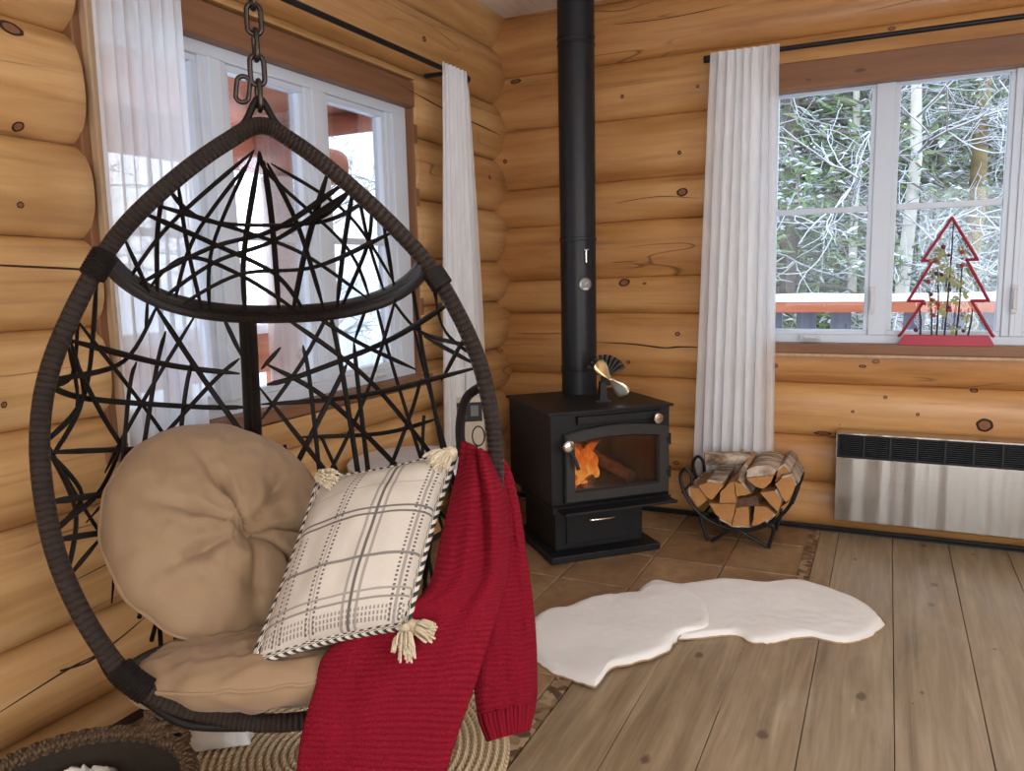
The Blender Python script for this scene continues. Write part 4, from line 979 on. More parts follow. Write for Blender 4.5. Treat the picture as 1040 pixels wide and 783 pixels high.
# hoop across the back, spine, lower ring
zc = -.296
def on_shell_line(pts, sub=8, out=0):
    return [shell(p.x, p.y, out) for p in cat_rom([(x, z, 0) for x, z in pts], sub)]
def hoop_at(z0, z1, n=40):
    out = []
    for k in range(n+1):
        a = PI*k/n; z = lerp(z0, z1, k/n); l, r = rim_x(z); c, w = (l+r)/2, (r-l)/2; d = interp(-z, DZ)
        f = lambda v: math.copysign(abs(v)**(2/2.4), v)
        out.append(Vector((c-w*f(math.cos(a)), d*f(math.sin(a)), z+HB)))
    return out
mb = MB(); H_ = hoop_at(-.284, -.311)
for dz, dy in ((.013, 0), (-.013, 0), (0, .009)): tube_uv(mb, [p+Vector((0, dy, dz)) for p in H_], .0125, 10)
mb.build('back_hoop', M['wicker_wrap'], chair)
mb = MB()
for dx in (-.014, 0, .014): tube_uv(mb, [shell(-.07+dx-.01*k/20, -.30-.75*k/20) for k in range(21)], .0095, 10)
mb.build('spine', M['wicker_wrap'], chair)
mb = MB(); tube_uv(mb, hoop_at(-1.10, -1.10), .012, 10); tube_uv(mb, hoop_at(-1.20, -1.205), .011, 10)
for k in range(6): tube_uv(mb, [shell(-.25+.1*k, -1.08-.02*q, 0) if -1.08-.02*q > -1.24 else shell(-.05, -1.23) for q in range(5)], .006, 8)
mb.build('seat_frame', M['wicker_wrap'], chair)
# woven strands of flat cane
mb = MB()
for i, s in enumerate(STRANDS):
    pts = [list((a/1000, b/1000)) for a, b in s]
    for e, o2 in ((0, 1), (-1, -2)):                      # ends are tied to the hoop or to the rim
        x, z = pts[e]; l, r = rim_x(z)
        if z > -.075: pts[e] = [x*.35, -.022-.004*(i % 4)]; continue
        if abs(z+.296) < .055: pts[e][1] = -.298
        elif x-l < (.03 if z < -.3 else .085): pts[e][0] = l
        elif r-x < (.03 if z < -.3 else .085): pts[e][0] = r
    for e, o2 in ((0, 1), (-1, -2)):                      # strands that run on down behind the cushions
        (x, z), (x2, z2) = pts[e], pts[o2]; l, r = rim_x(z)
        if i >= 24 and z < -.60 and z < z2-.03 and min(x-l, r-x) > .05:
            k_ = min(1.6, (z+1.0)/(z2-z)); nx_, nz_ = x+(x-x2)*k_, z+(z-z2)*k_; l, r = rim_x(nz_)
            pts[e] = [max(l*.96, min(r*.96, nx_)), nz_]
    n_ = len(pts)
    if n_ == 4: pts = [pts[0], [(pts[1][0]+pts[2][0])/2, (pts[1][1]+pts[2][1])/2], pts[3]]
    elif n_ > 4: pts = [pts[0], pts[n_//3], pts[(2*n_)//3], pts[-1]]
    pl = cat_rom([shell(x, z, (i % 3-1)*.004) for x, z in pts], 8); nrm = []
    for p in pl:
        z = p.z-HB; e = .004
        a_, b_ = shell(p.x+e, z)-shell(p.x-e, z), shell(p.x, z+e)-shell(p.x, z-e); n_ = a_.cross(b_)
        nrm.append(n_.normalized() if n_.length > 1e-9 else Vector((0, 1, 0)))
    r_ = .0056+.0022*((i*37) % 10)/10; n_ = len(pl)
    mb.tube(pl, [r_*min(1, .35+.65*min(k, n_-1-k)/3) for k in range(n_)], 8, flat=.5, up=nrm)
# unseen lower back carries the same open weave down to the seat
r3 = random.Random(11)
for i in range(16):
    x0 = -.4+.8*r3.random(); x1 = x0+(r3.random()-.5)*.5
    z0 = -.62-.2*r3.random(); z1 = -1.02-.12*r3.random()
    l, r = rim_x(z1); x1 = max(l*.9, min(r*.9, x1))
    mb.tube([shell(lerp(x0, x1, k/9), lerp(z0, z1, k/9)) for k in range(10)], .005, 8)
weave = mb.build('cane_weave', M['wicker'], chair)
# loose cane ends and arm loop
mb = MB()
def loc_from_px(x, y, yy):
    d = at(x, y, 1)-CAM; n = CY; t = ((CO+CY*yy-CAM).dot(n))/d.dot(n); q = CAM+d*t-CO; return Vector((q.dot(CX), q.dot(CY), q.dot(CZ)+HB))
al = cat_rom([loc_from_px(*p) for p in ((496, 388, .0), (486, 394, .03), (474, 404, .05), (468, 425, .05), (468, 450, .04), (474, 475, .02), (488, 500, .0))], 8)
tube_uv(mb, al, .011, 10); mb.build('arm_loop', M['wicker_wrap'], chair)
mb = MB(); al = cat_rom([loc_from_px(*p) for p in ((92, 640, .0), (104, 668, .04), (118, 690, .03), (150, 712, .02), (190, 735, .01), (250, 738, 0))], 8)
tube_uv(mb, al, .010, 10); mb.tube(cat_rom([loc_from_px(*p) for p in ((112, 655, 0), (90, 672, .02), (62, 681, .04))], 5), .004, 6, flat=.5)
mb.build('lower_cane', M['wicker'], chair)
# hanger on top
mb = MB(); apex = Vector((0, 0, HB)); W = CM.inverted()
tip = Vector((0, 0, 0)) + (W @ (CO+Vector((0, 0, .052))))
mb.tube(cat_rom([apex+Vector((-.075, 0, -.028)), apex+Vector((-.035, 0, .004)), tip+Vector((-.010, 0, -.004)), tip+Vector((0, 0, .004)), tip+Vector((.010, 0, -.004)), apex+Vector((.035, 0, .004)), apex+Vector((.075, 0, -.03))], 6), .0075, 10)
mb.tube([apex+Vector((-.05, 0, -.012)), apex+Vector((0, 0, .0)), apex+Vector((.05, 0, -.014))], .011, 10)
mb.build('hanger_loop', M['wicker'], chair)

# chain up to the ceiling
M['chain_metal'] = plain('worn_chain_metal', (.055, .045, .04), .32, .9, var=.6, scale=60, bump=.2)
CT = CO+Vector((0, 0, .045))
ch = empty('hanging_chain', 'worn steel chain holding up the egg chair, with one loose link', 'chain', CT)
def link(c, L, w, r, ang, tilt=0, name='link'):
    pts = []
    for k in range(28):
        a = 2*PI*k/28; x, z = w*math.cos(a), (L/2-w)*(1 if math.sin(a) > 0 else -1)+w*math.sin(a)
        if abs(math.sin(a)) < 1e-6: z = 0
        pts.append(Matrix.Rotation(ang, 3, 'Z') @ Matrix.Rotation(tilt, 3, 'Y') @ Vector((x, 0, z))+Vector(c))
    mb = MB(); mb.tube(pts, r, 10, closed=True); mb.build(name, M['chain_metal'], ch)
k = 0; z = .018
while CT.z+z < 2.56:
    link((0, 0, z), .062, .0145, .0058, (PI*.25 if k % 2 else PI*.8)); z += .0525-.0005; k += 1
link((-.032*CX.x, -.032*CX.y, .030), .054, .0135, .0052, .7, .15)
mb = MB(); mb.tube(cat_rom([(0, 0, z-.02), (.012, 0, z-.01), (.012, 0, z+.005), (0, 0, z+.015), (0, 0, 2.606-CT.z)], 4), .005, 8); mb.lathe([(.03, 2.597-CT.z), (.03, 2.605-CT.z)], seg=20); mb.build('ceiling_hook', M['chain_metal'], ch)

# ================================================================ cushions
g = G('tan_canvas', 0, .75); o = g.obj(); n = g.noise(g.sc(o, (400, 400, 400)), 1, 2); n2 = g.noise(o, 7, 3)
g.col(g.mix(n2, (.25, .155, .083), (.31, .20, .11))); g.bump(g.ma('ADD', g.ma('MULTIPLY', n, .15), n2), .25, .012); g.b.inputs['Sheen Weight'].default_value = .15; M['tan'] = g.m
def cushion(name, c, u, v, ru, rv, thick, label, spokes=8, wr=.012, seed=0, tuft=True, cat_='cushion'):
    u, v = Vector(u).normalized(), Vector(v); v = (v-u*v.dot(u)).normalized(); w = u.cross(v)
    c = Vector(c); root = empty(name, label, cat_, M=CM)
    def surf(sign):
        rows = []; K, NA = 40, 128
        for i in range(K+1):
            r = math.sin(PI/2*i/K); row = []
            for j in range(NA):
                a = 2*PI*j/NA
                rr = r*(1+.008*math.sin(a*spokes*2+1)*r**6+.010*nz(math.cos(a)*3, math.sin(a)*3, seed))
                h = thick*(max(0, 1-r**2.6))**.55
                if tuft:
                    qx, qy = r*math.cos(a)-.10, r*math.sin(a)+.14; a_, r_o = a, r; a, r = math.atan2(qy, qx), math.hypot(qx, qy)/1.1
                    sp = abs(((a*spokes/(2*PI)+.18*math.sin(a*2+seed)) % 1)-.5)*2        # 1 on a crease
                    cr = max(0, sp-.55)/.45
                    h -= thick*.30*cr**2*max(0, 1-(r-.36)**2/.36)*max(0, min(1, 1.35-r))
                    h -= thick*.55*math.exp(-(r/.11)**2)
                    h -= thick*.16*math.exp(-((r-.42)/.07)**2)*cr**.5; a, r = a_, r_o
                h += wr*r*nz(math.cos(a)*4*r, math.sin(a)*4*r, seed+2)+wr*.5*nz(rr*math.cos(a)*9, rr*math.sin(a)*9, seed+5)
                row.append(c+u*(ru*rr*math.cos(a))+v*(rv*rr*math.sin(a))+w*(sign*max(h, .25*thick*(max(0, 1-r**2.6))**.55)))
            rows.append(row)
        return rows
    f = surf(1); b = surf(-1)
    mb = MB(); mb.grid(f+b[::-1][1:], closed=True); mb.build('cover', M['tan'], root, angle=180)
    mb = MB(); mb.tube([p for p in f[-1]], .0045, 6, closed=True); mb.build('piping', M['tan'], root)
    if tuft:
        mb = MB(); ctr = c+u*(ru*.10)-v*(rv*.14)+w*thick*.42; mb.ball((0, 0, 0), (.012, .012, .005), 12, 6, Matrix.Translation(ctr) @ Matrix((u.to_4d()[:], v.to_4d()[:], w.to_4d()[:], (0, 0, 0, 1))).transposed().to_3x3().to_4x4()); mb.build('button', M['tan'], root)
    return root
cushion('back_cushion', (-.135, .28, .388), (.25, .115, 0), (.0, .12, .24), .266, .276, .085, 'round tan tufted cushion leaning against the back of the egg chair', 7, .012, 1)
cushion('seat_cushion', (-.05, .12, .095), (1, .0, -.06), (0, .95, .05), .29, .19, .07, 'tan seat cushion puffing out over the low front rim of the egg chair', 6, .016, 4, False)

# plaid pillow with tassels
g = G('cream_plaid_weave', 0, .85); q = g.xyz(g.uv()); U, V = q[0], q[1]; base = (.56, .50, .43)
nn = g.noise(g.obj(), 220, 2)
def line(t, c, w): return g.rng(g.ma('ABSOLUTE', g.ma('SUBTRACT', t, c)), w*.6, w, 1, 0)
def dash(t, f): return g.rng(g.ma('ABSOLUTE', g.ma('SUBTRACT', g.ma('FRACT', g.ma('MULTIPLY', t, f)), .5)), .2, .28, 1, 0)
acc = 0.0
dv, du = dash(V, 44), dash(U, 40)
for c, w, s, d in ((.11, .010, .9, 1), (.135, .006, .3, 0), (.16, .010, .9, 1), (.34, .010, .9, 1), (.365, .006, .4, 0), (.39, .010, .9, 1), (.58, .012, .5, 0), (.625, .013, .85, 0), (.67, .012, .5, 0), (.885, .010, .9, 1), (.915, .012, .5, 0), (.945, .010, .9, 1)):
    l = g.ma('MULTIPLY', line(U, c, w), s)
    if d: l = g.ma('MULTIPLY', l, dv)
    if c in (.11, .135, .16): l = g.ma('MULTIPLY', l, g.rng(V, .55, .57, 1, 0))
    acc = g.ma('MAXIMUM', acc, l)
for c, w, s, d in ((.045, .012, .65, 1), (.07, .010, .65, 1), (.095, .010, .6, 1), (.14, .007, .6, 0), (.18, .007, .5, 0), (.36, .010, .7, 0), (.60, .008, .8, 0), (.635, .008, .8, 0), (.80, .005, .25, 0)):
    l = g.ma('MULTIPLY', line(V, c, w), s)
    if d: l = g.ma('MULTIPLY', l, du)
    acc = g.ma('MAXIMUM', acc, l)
g.col(g.mix(acc, g.mix(nn, tuple(c*.93 for c in base), base), (.035, .033, .035))); g.bump(g.ma('ADD', nn, g.ma('MULTIPLY', acc, .6)), .3, .003)
M['plaid'] = g.m; M['pillow_back'] = plain('cream_pillow_back', (.52, .44, .33), .85, bump=.2)
g = G('black_white_cord', 0, .8); q = g.xyz(g.uv()); s_ = g.ma('FRACT', g.ma('ADD', g.ma('MULTIPLY', q[1], 72), g.ma('MULTIPLY', g.ma('ABSOLUTE', g.ma('SUBTRACT', q[0], .5)), 2.4)))
g.col(g.mix(g.rng(s_, .46, .54), (.62, .56, .47), (.02, .02, .022))); M['cord'] = g.m; M['tassel'] = plain('cream_tassel_yarn', (.66, .56, .40), .9, scale=200, bump=.6)
TL, TRc, BRc, BL = at(320, 480, 1.72), at(460, 452, 1.74), at(409, 630, 1.50), at(250, 668, 1.51)
nrm = ((TRc-BL).cross(TL-BRc)).normalized()
if nrm.dot(CAM-TL) < 0: nrm = -nrm
ctr = (TL+TRc+BRc+BL)/4-nrm*.07
pil = empty('plaid_pillow', 'cream throw pillow with black plaid lines and tassels in the egg chair', 'pillow', ctr-Vector((0, 0, .14)))
org = ctr-Vector((0, 0, .14))
def pil_pt(u, v, sgn):
    eu, ev = 1-(2*u-1)**2, 1-(2*v-1)**2
    p = (BL.lerp(BRc, u)).lerp(TL.lerp(TRc, u), v)
    c4 = (TL+TRc+BRc+BL)/4
    pinch = .06*(1-ev)*eu+.0; # edges bow inwards a little
    p = p+(c4-p)*(.05*(1-ev)*eu+.05*(1-eu)*ev)
    h = .088*(eu*ev)**.42*(1+.08*nz(u*3, v*3, 2))+.006*nz(u*7, v*7, 5)*(eu*ev)
    # creases near the top edge
    h += -.012*math.exp(-((v-.86-.06*math.sin(u*6))/.05)**2)*(.5+.5*nz(u*5, 1))*ev
    return p+nrm*(sgn*h-.045)-org
N = 44
for nm, sg_, mt in (('front_cover', 1, M['plaid']), ('back_cover', -1, M['pillow_back'])):
    mb = MB(); mb.grid([[pil_pt(j/N, i/N, sg_) for j in range(N+1)] for i in range(N+1)], uv=True); mb.build(nm, mt, pil, angle=180)
edge = [pil_pt(k/20, 0, 1) for k in range(20)]+[pil_pt(1, k/20, 1) for k in range(20)]+[pil_pt(1-k/20, 1, 1) for k in range(20)]+[pil_pt(0, 1-k/20, 1) for k in range(20)]
edge = [p+nrm*.012 for p in edge]
mb = MB(); tube_uv(mb, edge, .0085, 10, closed=True); mb.build('braided_trim', M['cord'], pil)
def tassel(c, d, L, spread, seed):
    r_ = random.Random(seed); mb = MB(); c = Vector(c); d = Vector(d).normalized(); a = d.orthogonal().normalized(); b = d.cross(a)
    mb.ball(c+d*.012, .014, 12, 8)
    for k in range(46):
        an = r_.random()*2*PI; q = spread*math.sqrt(r_.random()); o_ = a*math.cos(an)+b*math.sin(an)
        p = [c+d*.006+o_*.006, c+d*.026+o_*.010, c+d*(L*.6)+o_*q*.8+nrm*.004, c+d*L*(.9+.2*r_.random())+o_*q+Vector((0, 0, -.004))]
        mb.tube(cat_rom(p, 3), .0024, 5)
    mb.tube([c+d*.022+(a*math.cos(2*PI*k/12)+b*math.sin(2*PI*k/12))*.0125 for k in range(12)], .003, 6, closed=True)
    mb.build('tassel', M['tassel'], pil)
e_r = (TRc-TL).normalized(); e_u = (TL-BL).normalized()
tassel(edge[20]+nrm*.003, -e_u*.75+e_r*.25+nrm*.35, .062, .026, 1); tassel(edge[20]+nrm*.003+e_r*.004, -e_u*.45+e_r*.8+nrm*.3, .055, .02, 5)
tassel(edge[40]+nrm*.012, -e_r*.75-e_u*.5+nrm*.3, .066, .024, 2); tassel(edge[40]+nrm*.012, -e_r*.25-e_u*.6+nrm*.3, .06, .022, 6); tassel(edge[60]+nrm*.012, -e_u*.25-e_r*.1+e_r*.5+nrm*.3, .055, .024, 3)

# ================================================================ red knitted throw
g = G('red_rib_knit', 0, .9); q = g.xyz(g.uv()); o = g.obj(); U, V = q[0], q[1]
st_ = g.ma('ABSOLUTE', g.ma('SUBTRACT', g.ma('FRACT', g.ma('MULTIPLY', U, 62)), .5)); fib = g.noise(o, 260, 3)
n2 = g.noise(o, 5, 2)
c = g.mix(n2, (.18, .0035, .013), (.25, .006, .020)); c = g.mix(g.ma('MULTIPLY', g.rng(st_, .3, .5), .22), c, (.10, .001, .007)); g.col(c)
g.bump(g.ma('ADD', g.ma('MULTIPLY', st_, -.5), g.ma('MULTIPLY', fib, .7)), .7, .006); g.b.inputs['Specular IOR Level'].default_value = .15; M['knit'] = g.m
FRONT = [((470, 449, 1.76), (494, 460, 1.745)), ((466, 478, 1.73), (500, 474, 1.72)), ((459, 507, 1.675), (508, 495, 1.70)), ((450, 545, 1.63), (515, 538, 1.675)), ((432, 603, 1.59), (514, 579, 1.65)), ((375, 633, 1.575), (507, 610, 1.63)),
         ((332, 664, 1.55), (496, 648, 1.60)), ((321, 700, 1.52), (482, 693, 1.57)), ((309, 741, 1.48), (465, 741, 1.545)), ((302, 790, 1.46), (449, 795, 1.53)), ((298, 850, 1.45), (436, 850, 1.52))]
SLEEVE = [((494, 462, 1.765), (507, 463, 1.82)), ((497, 480, 1.775), (517, 478, 1.83)), ((500, 515, 1.775), (526, 515, 1.83)), ((499, 560, 1.765), (533, 561, 1.83)), ((494, 610, 1.755), (539, 605, 1.82)), ((487, 655, 1.745), (543, 650, 1.82)), ((483, 695, 1.74), (544, 690, 1.815)), ((487, 728, 1.74), (543, 715, 1.815)), ((496, 752, 1.74), (538, 741, 1.81))]
def cloth(mb, rows, ribs, NR, NC, bow, seed, hem=False, u0=0):
    L_ = cat_rom([at(*a) for a, b in rows], 10); R_ = cat_rom([at(*b) for a, b in rows], 10); n = len(L_)
    out = []
    # even spacing by arc length
    acc = [0]
    for i in range(1, n): acc.append(acc[-1]+((L_[i]+R_[i])/2-(L_[i-1]+R_[i-1])/2).length)
    grid_ = []
    for i in range(NR+1):
        s = acc[-1]*i/NR; k = 0
        while k < n-2 and acc[k+1] < s: k += 1
        f = (s-acc[k])/max(1e-6, acc[k+1]-acc[k]); l, r = L_[k].lerp(L_[k+1], f), R_[k].lerp(R_[k+1], f); t = i/NR
        row = []
        for j in range(NC+1):
            u = j/NC; p = l.lerp(r, u); tc = (CAM-p).normalized()
            b = bow*(math.sin(PI*u)**.7)*min(1, t*5+.35)
            b += .022*math.exp(-((u-(.74+.10*math.sin(t*3)))/.10)**2)*max(0, 1-t*1.1)*(1 if not hem else .3)
            b -= .020*math.exp(-((u-(.58+.12*math.sin(t*3)))/.09)**2)*max(0, 1-t*1.2)*(1 if not hem else .3)
            b += .016*nz(u*2.6+seed, t*3.1, seed)+.007*nz(u*6, t*8, seed+4)
            in_hem = hem and t > .90
            ph = ribs*2*PI*(t+.008*nz(u*4, t*5, seed+1))
            b += (.0044*math.sin(ph)) if not in_hem else .0045*math.sin(u*2*PI*13)
            row.append(p+tc*b)
        grid_.append(row)
    b0 = len(mb.v); mb.grid(grid_, uv=True)
    for i in range(NR+1):
        for j in range(NC+1): mb.uvs[b0+i*(NC+1)+j] = (u0+(j/NC)*(1 if not hem else .35), i/NR)
mb = MB(); cloth(mb, FRONT, 72, 620, 80, .045, 1); cloth(mb, SLEEVE, 58, 480, 44, .028, 7, hem=True)
blk = mb.build('knitted_throw', M['knit'], angle=180, solid=.010)
tag(blk, 'red rib-knit throw draped over the side of the egg chair', 'blanket')

# ================================================================ outdoors
g = G('fresh_snow', 0, .8); o = g.obj(); n = g.noise(o, 2, 4); g.col(g.mix(n, (.80, .83, .88), (.90, .92, .95))); g.bump(n, .4, .1); M['snow'] = g.m; M['tree_snow'] = plain('dimmed_tree_snow', (.50, .54, .58), .9, var=.1, scale=5, bump=.2)  # tree snow gets a darker colour so bright branches do not burn out
mb = MB(); rows = []
for i in range(41):
    row = []
    for j in range(41):
        x, y = -40+80*j/40, -30+70*i/40
        inside = -.3 < x < 4.6 and -6.2 < y < .3
        z = -1.35+.25*nz(x*.2, y*.2)+(.05*max(0, y-4))+.03*max(0, -x-5)
        row.append((x, y, z))
    rows.append(row)
mb.grid(rows); tag(mb.build('ground', M['snow'], angle=180), kind='structure')
M['deck_red'] = board('red_stained_deck_wood', (.40, .12, .06), (.55, .20, .11), 'X', .6); M['deck_redy'] = board('red_stained_deck_wood_y', (.40, .12, .07), (.55, .21, .13), 'Y', .6)
M['shade_tinted_board'] = board('shade_tinted_baluster', (.10, .13, .19), (.16, .20, .27), 'Z', .7)  # shadow-side tone and blue glass tint painted into the baluster colour
# deck behind the back wall with snow on it
mb = MB(); mb.box((-2.6, .16, -.2), (6, 1.9, -.03)); tag(mb.build('deck_floor', M['snow'], smooth=False), kind='structure')
mb = MB(); mb.box((-2.6, -6.5, -.2), (-.16, .16, -.03)); tag(mb.build('deck_floor', M['snow'], smooth=False), kind='structure')
dr_ = empty('deck_railing', 'snow-capped red deck railing with shade-tinted boards outside the window with the red tree', 'railing', (2.2, 1.75, -.03), group='snowy deck railings')
mb = MB(); mb.box((-4, -.07, .985), (3.6, .07, 1.055)); mb.build('top_rail', M['deck_red'], dr_, smooth=False)
mb = MB(); rows = []
for k in range(77):
    x = -4+.1*k; h = .05+.012*nz(x*2, 3); rows.append([(x, -.075, 1.055), (x, -.06, 1.055+h*.7), (x, 0, 1.055+h), (x, .06, 1.055+h*.7), (x, .075, 1.055)])
mb.grid(rows); mb.build('snow_cap', M['snow'], dr_)
mb = MB(); mb.box((-4, -.04, .12), (3.6, .04, .20)); mb.build('bottom_rail', M['deck_red'], dr_, smooth=False)
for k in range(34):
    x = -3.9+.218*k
    mb = MB(); mb.box((x, -.018, .10), (x+.125, .018, .99)); mb.build('baluster', M['shade_tinted_board'], dr_, smooth=False)
dl = empty('deck_railing', 'snowy red porch railing seen low through the window behind the egg chair', 'railing', (-2.2, -3, -.03), group='snowy deck railings')
mb = MB(); mb.box((-.05, -3, .62), (.05, 4.2, .90)); mb.build('top_rail', M['deck_redy'], dl, smooth=False)
mb = MB(); mb.box((-.08, -3, .90), (.08, 4.2, .97)); mb.build('snow_cap', M['snow'], dl, smooth=False, bevel=.02)
for k in range(8):
    mb = MB(); mb.box((-.05, -2.8+.9*k, 0), (.05, -2.7+.9*k, .65)); mb.build('post', M['deck_redy'], dl, smooth=False)
# porch roof and log beam outside the left window
mb = MB()
for k in range(16):
    y = -6+.42*k; mb.box((-2.9, y+.004, 2.365), (-.16, y+.416, 2.40))
tag(mb.build('roof', M['deck_redy'], smooth=False), kind='structure')
bm_ = empty('porch_beam', 'reddish round log beam under the porch roof outside', 'beam', (-1.9, -3, 2.0))
mb = MB(); mb.tube([(0, -3, .08), (0, 4, .08)], .13, 20); mb.build('log', M['deck_redy'], bm_)
for k, y in enumerate((-2.9, -1.2, .6)):
    pb = empty('porch_rafter', ['reddish log rafter of the porch nearest the log wall end', 'reddish log rafter above the middle casement outside', 'reddish log rafter above the corner casement outside'][k], 'rafter', (-2.2, y, 1.95), group='porch rafters')
    mb = MB(); mb.tube([(-.3, 0, .343), (2.04, 0, .343)], .068, 14); mb.build('log', M['deck_red'], pb)
pp = empty('porch_post', 'pale round log post of the porch seen through the corner casement', 'post', (-1.9, .35, -.03))
mb = MB(); mb.tube([(0, 0, 0), (0, 0, 1.97)], [.13, .11], 18); mb.build('log', board('weathered_pale_log', (.55, .42, .38), (.72, .6, .56), 'Z'), pp)

# ---------------------------------------------------------------- trees
def needle_mat(name, a, b):
    g = G(name, 0, .7); n = g.noise(g.obj(), 3, 3); g.col(g.mix(n, a, b)); return g.m
M['needle'] = needle_mat('spruce_needles', (.09, .15, .075), (.22, .31, .13)); M['needle_pale'] = needle_mat('pale_spruce_needles', (.14, .21, .10), (.32, .40, .18))  # greens lightened to put outdoor haze into the needle colour
M['bark'] = plain('grey_bark', (.16, .13, .11), .9, scale=12, var=.4, bump=.5); M['aspen'] = plain('pale_aspen_bark', (.52, .50, .44), .85, scale=8, var=.25, bump=.4); M['ochre_bark'] = plain('lichen_brown_bark', (.25, .19, .09), .9, scale=9, var=.6, bump=.5)
def conifer_mesh(seed, H=9.0, R=2.2, mat='needle', dens=1.0):
    r = random.Random(seed); nd, sn, br = MB(), MB(), MB()
    br.tube([(0, 0, 0), (0, 0, H*.5), (.03, 0, H)], [.14, .09, .015], 8)
    lv = int(30*dens)
    for i in range(lv):
        t = (i+.5)/lv; z = .25+H*.97*t; L = R*(1-t)**.8+.12
        for b in range(7):
            a = r.random()*2*PI; l = L*(.65+.45*r.random()); d = Vector((math.cos(a), math.sin(a), 0)); droop = .35+.25*r.random()
            pts = [Vector((0, 0, z))+d*l*q+Vector((0, 0, -droop*l*q*q+.12*l*q)) for q in (0, .35, .7, 1)]
            br.tube(pts, [.022, .016, .01, .004], 4, caps=False)
            n = int(34*l*dens)+8
            for k in range(n):
                q = .15+.85*r.random(); p = Vector((0, 0, z))+d*l*q+Vector((0, 0, -droop*l*q*q+.12*l*q))
                p += Vector((r.gauss(0, .10), r.gauss(0, .10), r.gauss(-.03, .05)))
                s = .045+.06*r.random(); e = Vector((r.gauss(0, 1), r.gauss(0, 1), r.gauss(-.3, .4))).normalized(); f = e.orthogonal().normalized(); f = (f*math.cos(k)+e.cross(f)*math.sin(k))
                nd.add([p-e*s, p+f*s*.16, p+e*s*1.3, p-f*s*.16], [(0, 1, 2, 3)])
                if r.random() < .26:
                    s2 = .035+.055*r.random(); c = p+Vector((0, 0, .035)); 
                    u_ = Vector((r.gauss(0, 1), r.gauss(0, 1), r.gauss(0, .25))).normalized(); w_ = Vector((-u_.y, u_.x, .1))
                    sn.add([c-u_*s2, c-w_*s2*.5+Vector((0, 0, .012)), c+u_*s2, c+w_*s2*.5+Vector((0, 0, .012)), c+Vector((0, 0, .03))], [(0, 1, 4), (1, 2, 4), (2, 3, 4), (3, 0, 4)])
    return nd, sn, br, mat
protos = []
for sd, mt in ((1, 'needle'), (2, 'needle_pale'), (3, 'needle')):
    nd, sn, br, mt = conifer_mesh(sd, 9+sd*.7, 2.1+.2*sd, mt)
    o1 = nd.build('foliage', M[mt], smooth=False); o2 = sn.build('snow', M['tree_snow'], smooth=False); o3 = br.build('trunk', M['bark'])
    protos.append((o1, o2, o3))
used = [False]*3
def conifer(x, y, z, s, rz, kind, label, group):
    root = empty('spruce_tree', label, 'tree', (x, y, z), rz, group); root.scale = (s, s, s)
    for o in protos[kind]:
        c = o if not used[kind] else o.copy()
        if used[kind]: C.objects.link(c)
        c.parent = root
    used[kind] = True
def at_y(px, y):
    d = at(px, 300, 1)-CAM; t = (y-CAM.y)/d.y; return CAM.x+d.x*t
near = [(800, 5.2, 1.0, 0, 'snow-dusted green spruce nearest the deck, by the long white curtain'), (858, 6.4, 1.1, 1, 'pale green spruce beside the mullion of the window with the red tree'), (944, 7.5, 1.0, 2, 'spruce behind the slanting sapling in the casement over the red tree'), (1010, 9.5, 1.0, 0, 'spruce at the edge of the casement over the red tree')]
for i, (px, y, s, k, lab) in enumerate(near): conifer(at_y(px, y), y, -1.2, s, i*1.3, k, lab, 'spruces beyond the deck')
r4 = random.Random(5)
for i in range(11):
    px = 730+34*i; y = 12+4.5*r4.random()+ (i % 3)*2
    conifer(at_y(px, y), y, -.9, 1.0+.35*r4.random(), r4.random()*6, i % 3, 'snowy spruce in the dense woods far beyond the deck railing', 'distant woods')
def bare_tree(x, y, z, H, r0, lean, seed, mat, label, group='bare trees beyond the deck', side_n=19):
    r = random.Random(seed); root = empty('bare_tree', label, 'tree', (x, y, z), 0, group); tr, bc, sn = MB(), MB(), MB()
    top = Vector((lean[0], lean[1], H)); N = 10
    trunk = [top*(k/N)+Vector((.08*nz(k*.5, seed), .08*nz(seed, k*.5), 0)) for k in range(N+1)]
    tr.tube(trunk, [r0*(1-.75*k/N) for k in range(N+1)], 10); tr.build('trunk', M[mat], root)
    def br(p, d, L, rad, lvl):
        pts = [p]; d = d.normalized()
        for k in range(5):
            d = (d+Vector((r.gauss(0, .16), r.gauss(0, .16), r.gauss(.0, .14)))).normalized(); pts.append(pts[-1]+d*L/5)
        bc.tube(pts, [rad*(1-.15*k) for k in range(6)], 5, caps=False)
        sn.tube([q+Vector((0, 0, rad*.9+.002)) for q in pts], [rad*.9*(1-.12*k)+.0015 for k in range(6)], 5, caps=False)
        if lvl < 3:
            for k in range((5, 3, 2)[lvl]):
                q = pts[1+r.randrange(5)]; br(q, d+Vector((r.gauss(0, .8), r.gauss(0, .8), r.gauss(.1, .5))), L*.55, max(.0028, rad*.6), lvl+1)
    for k in range(side_n):
        t = .14+.84*r.random(); p = top*t; a = r.random()*2*PI
        br(p, Vector((math.cos(a), math.sin(a), .1+.45*r.random())), (.9+1.1*r.random())*(1.2-t*.6), .010, 0)
    bc.build('branches', M['bark'], root); sn.build('snow', M['tree_snow'], root)
def bt(px, y, *a, **k): bare_tree(at_y(px, y), y, -1.25, *a, **k)
bt(917, 4.6, 7, .085, (.05, .1), 1, 'aspen', 'pale straight aspen trunk by the mullion over the red tree')
bt(948, 5.2, 6, .035, (-.75, .3), 2, 'aspen', 'thin pale sapling slanting across the casement over the red tree', side_n=22)
bt(985, 6.0, 8, .12, (.05, .2), 3, 'ochre_bark', 'brown lichen-spotted trunk in the middle of the woods over the red tree')
bt(1022, 4.8, 6, .05, (.5, .2), 4, 'bark', 'bare tree with snow-laden twigs nearest the outer window post', side_n=25)
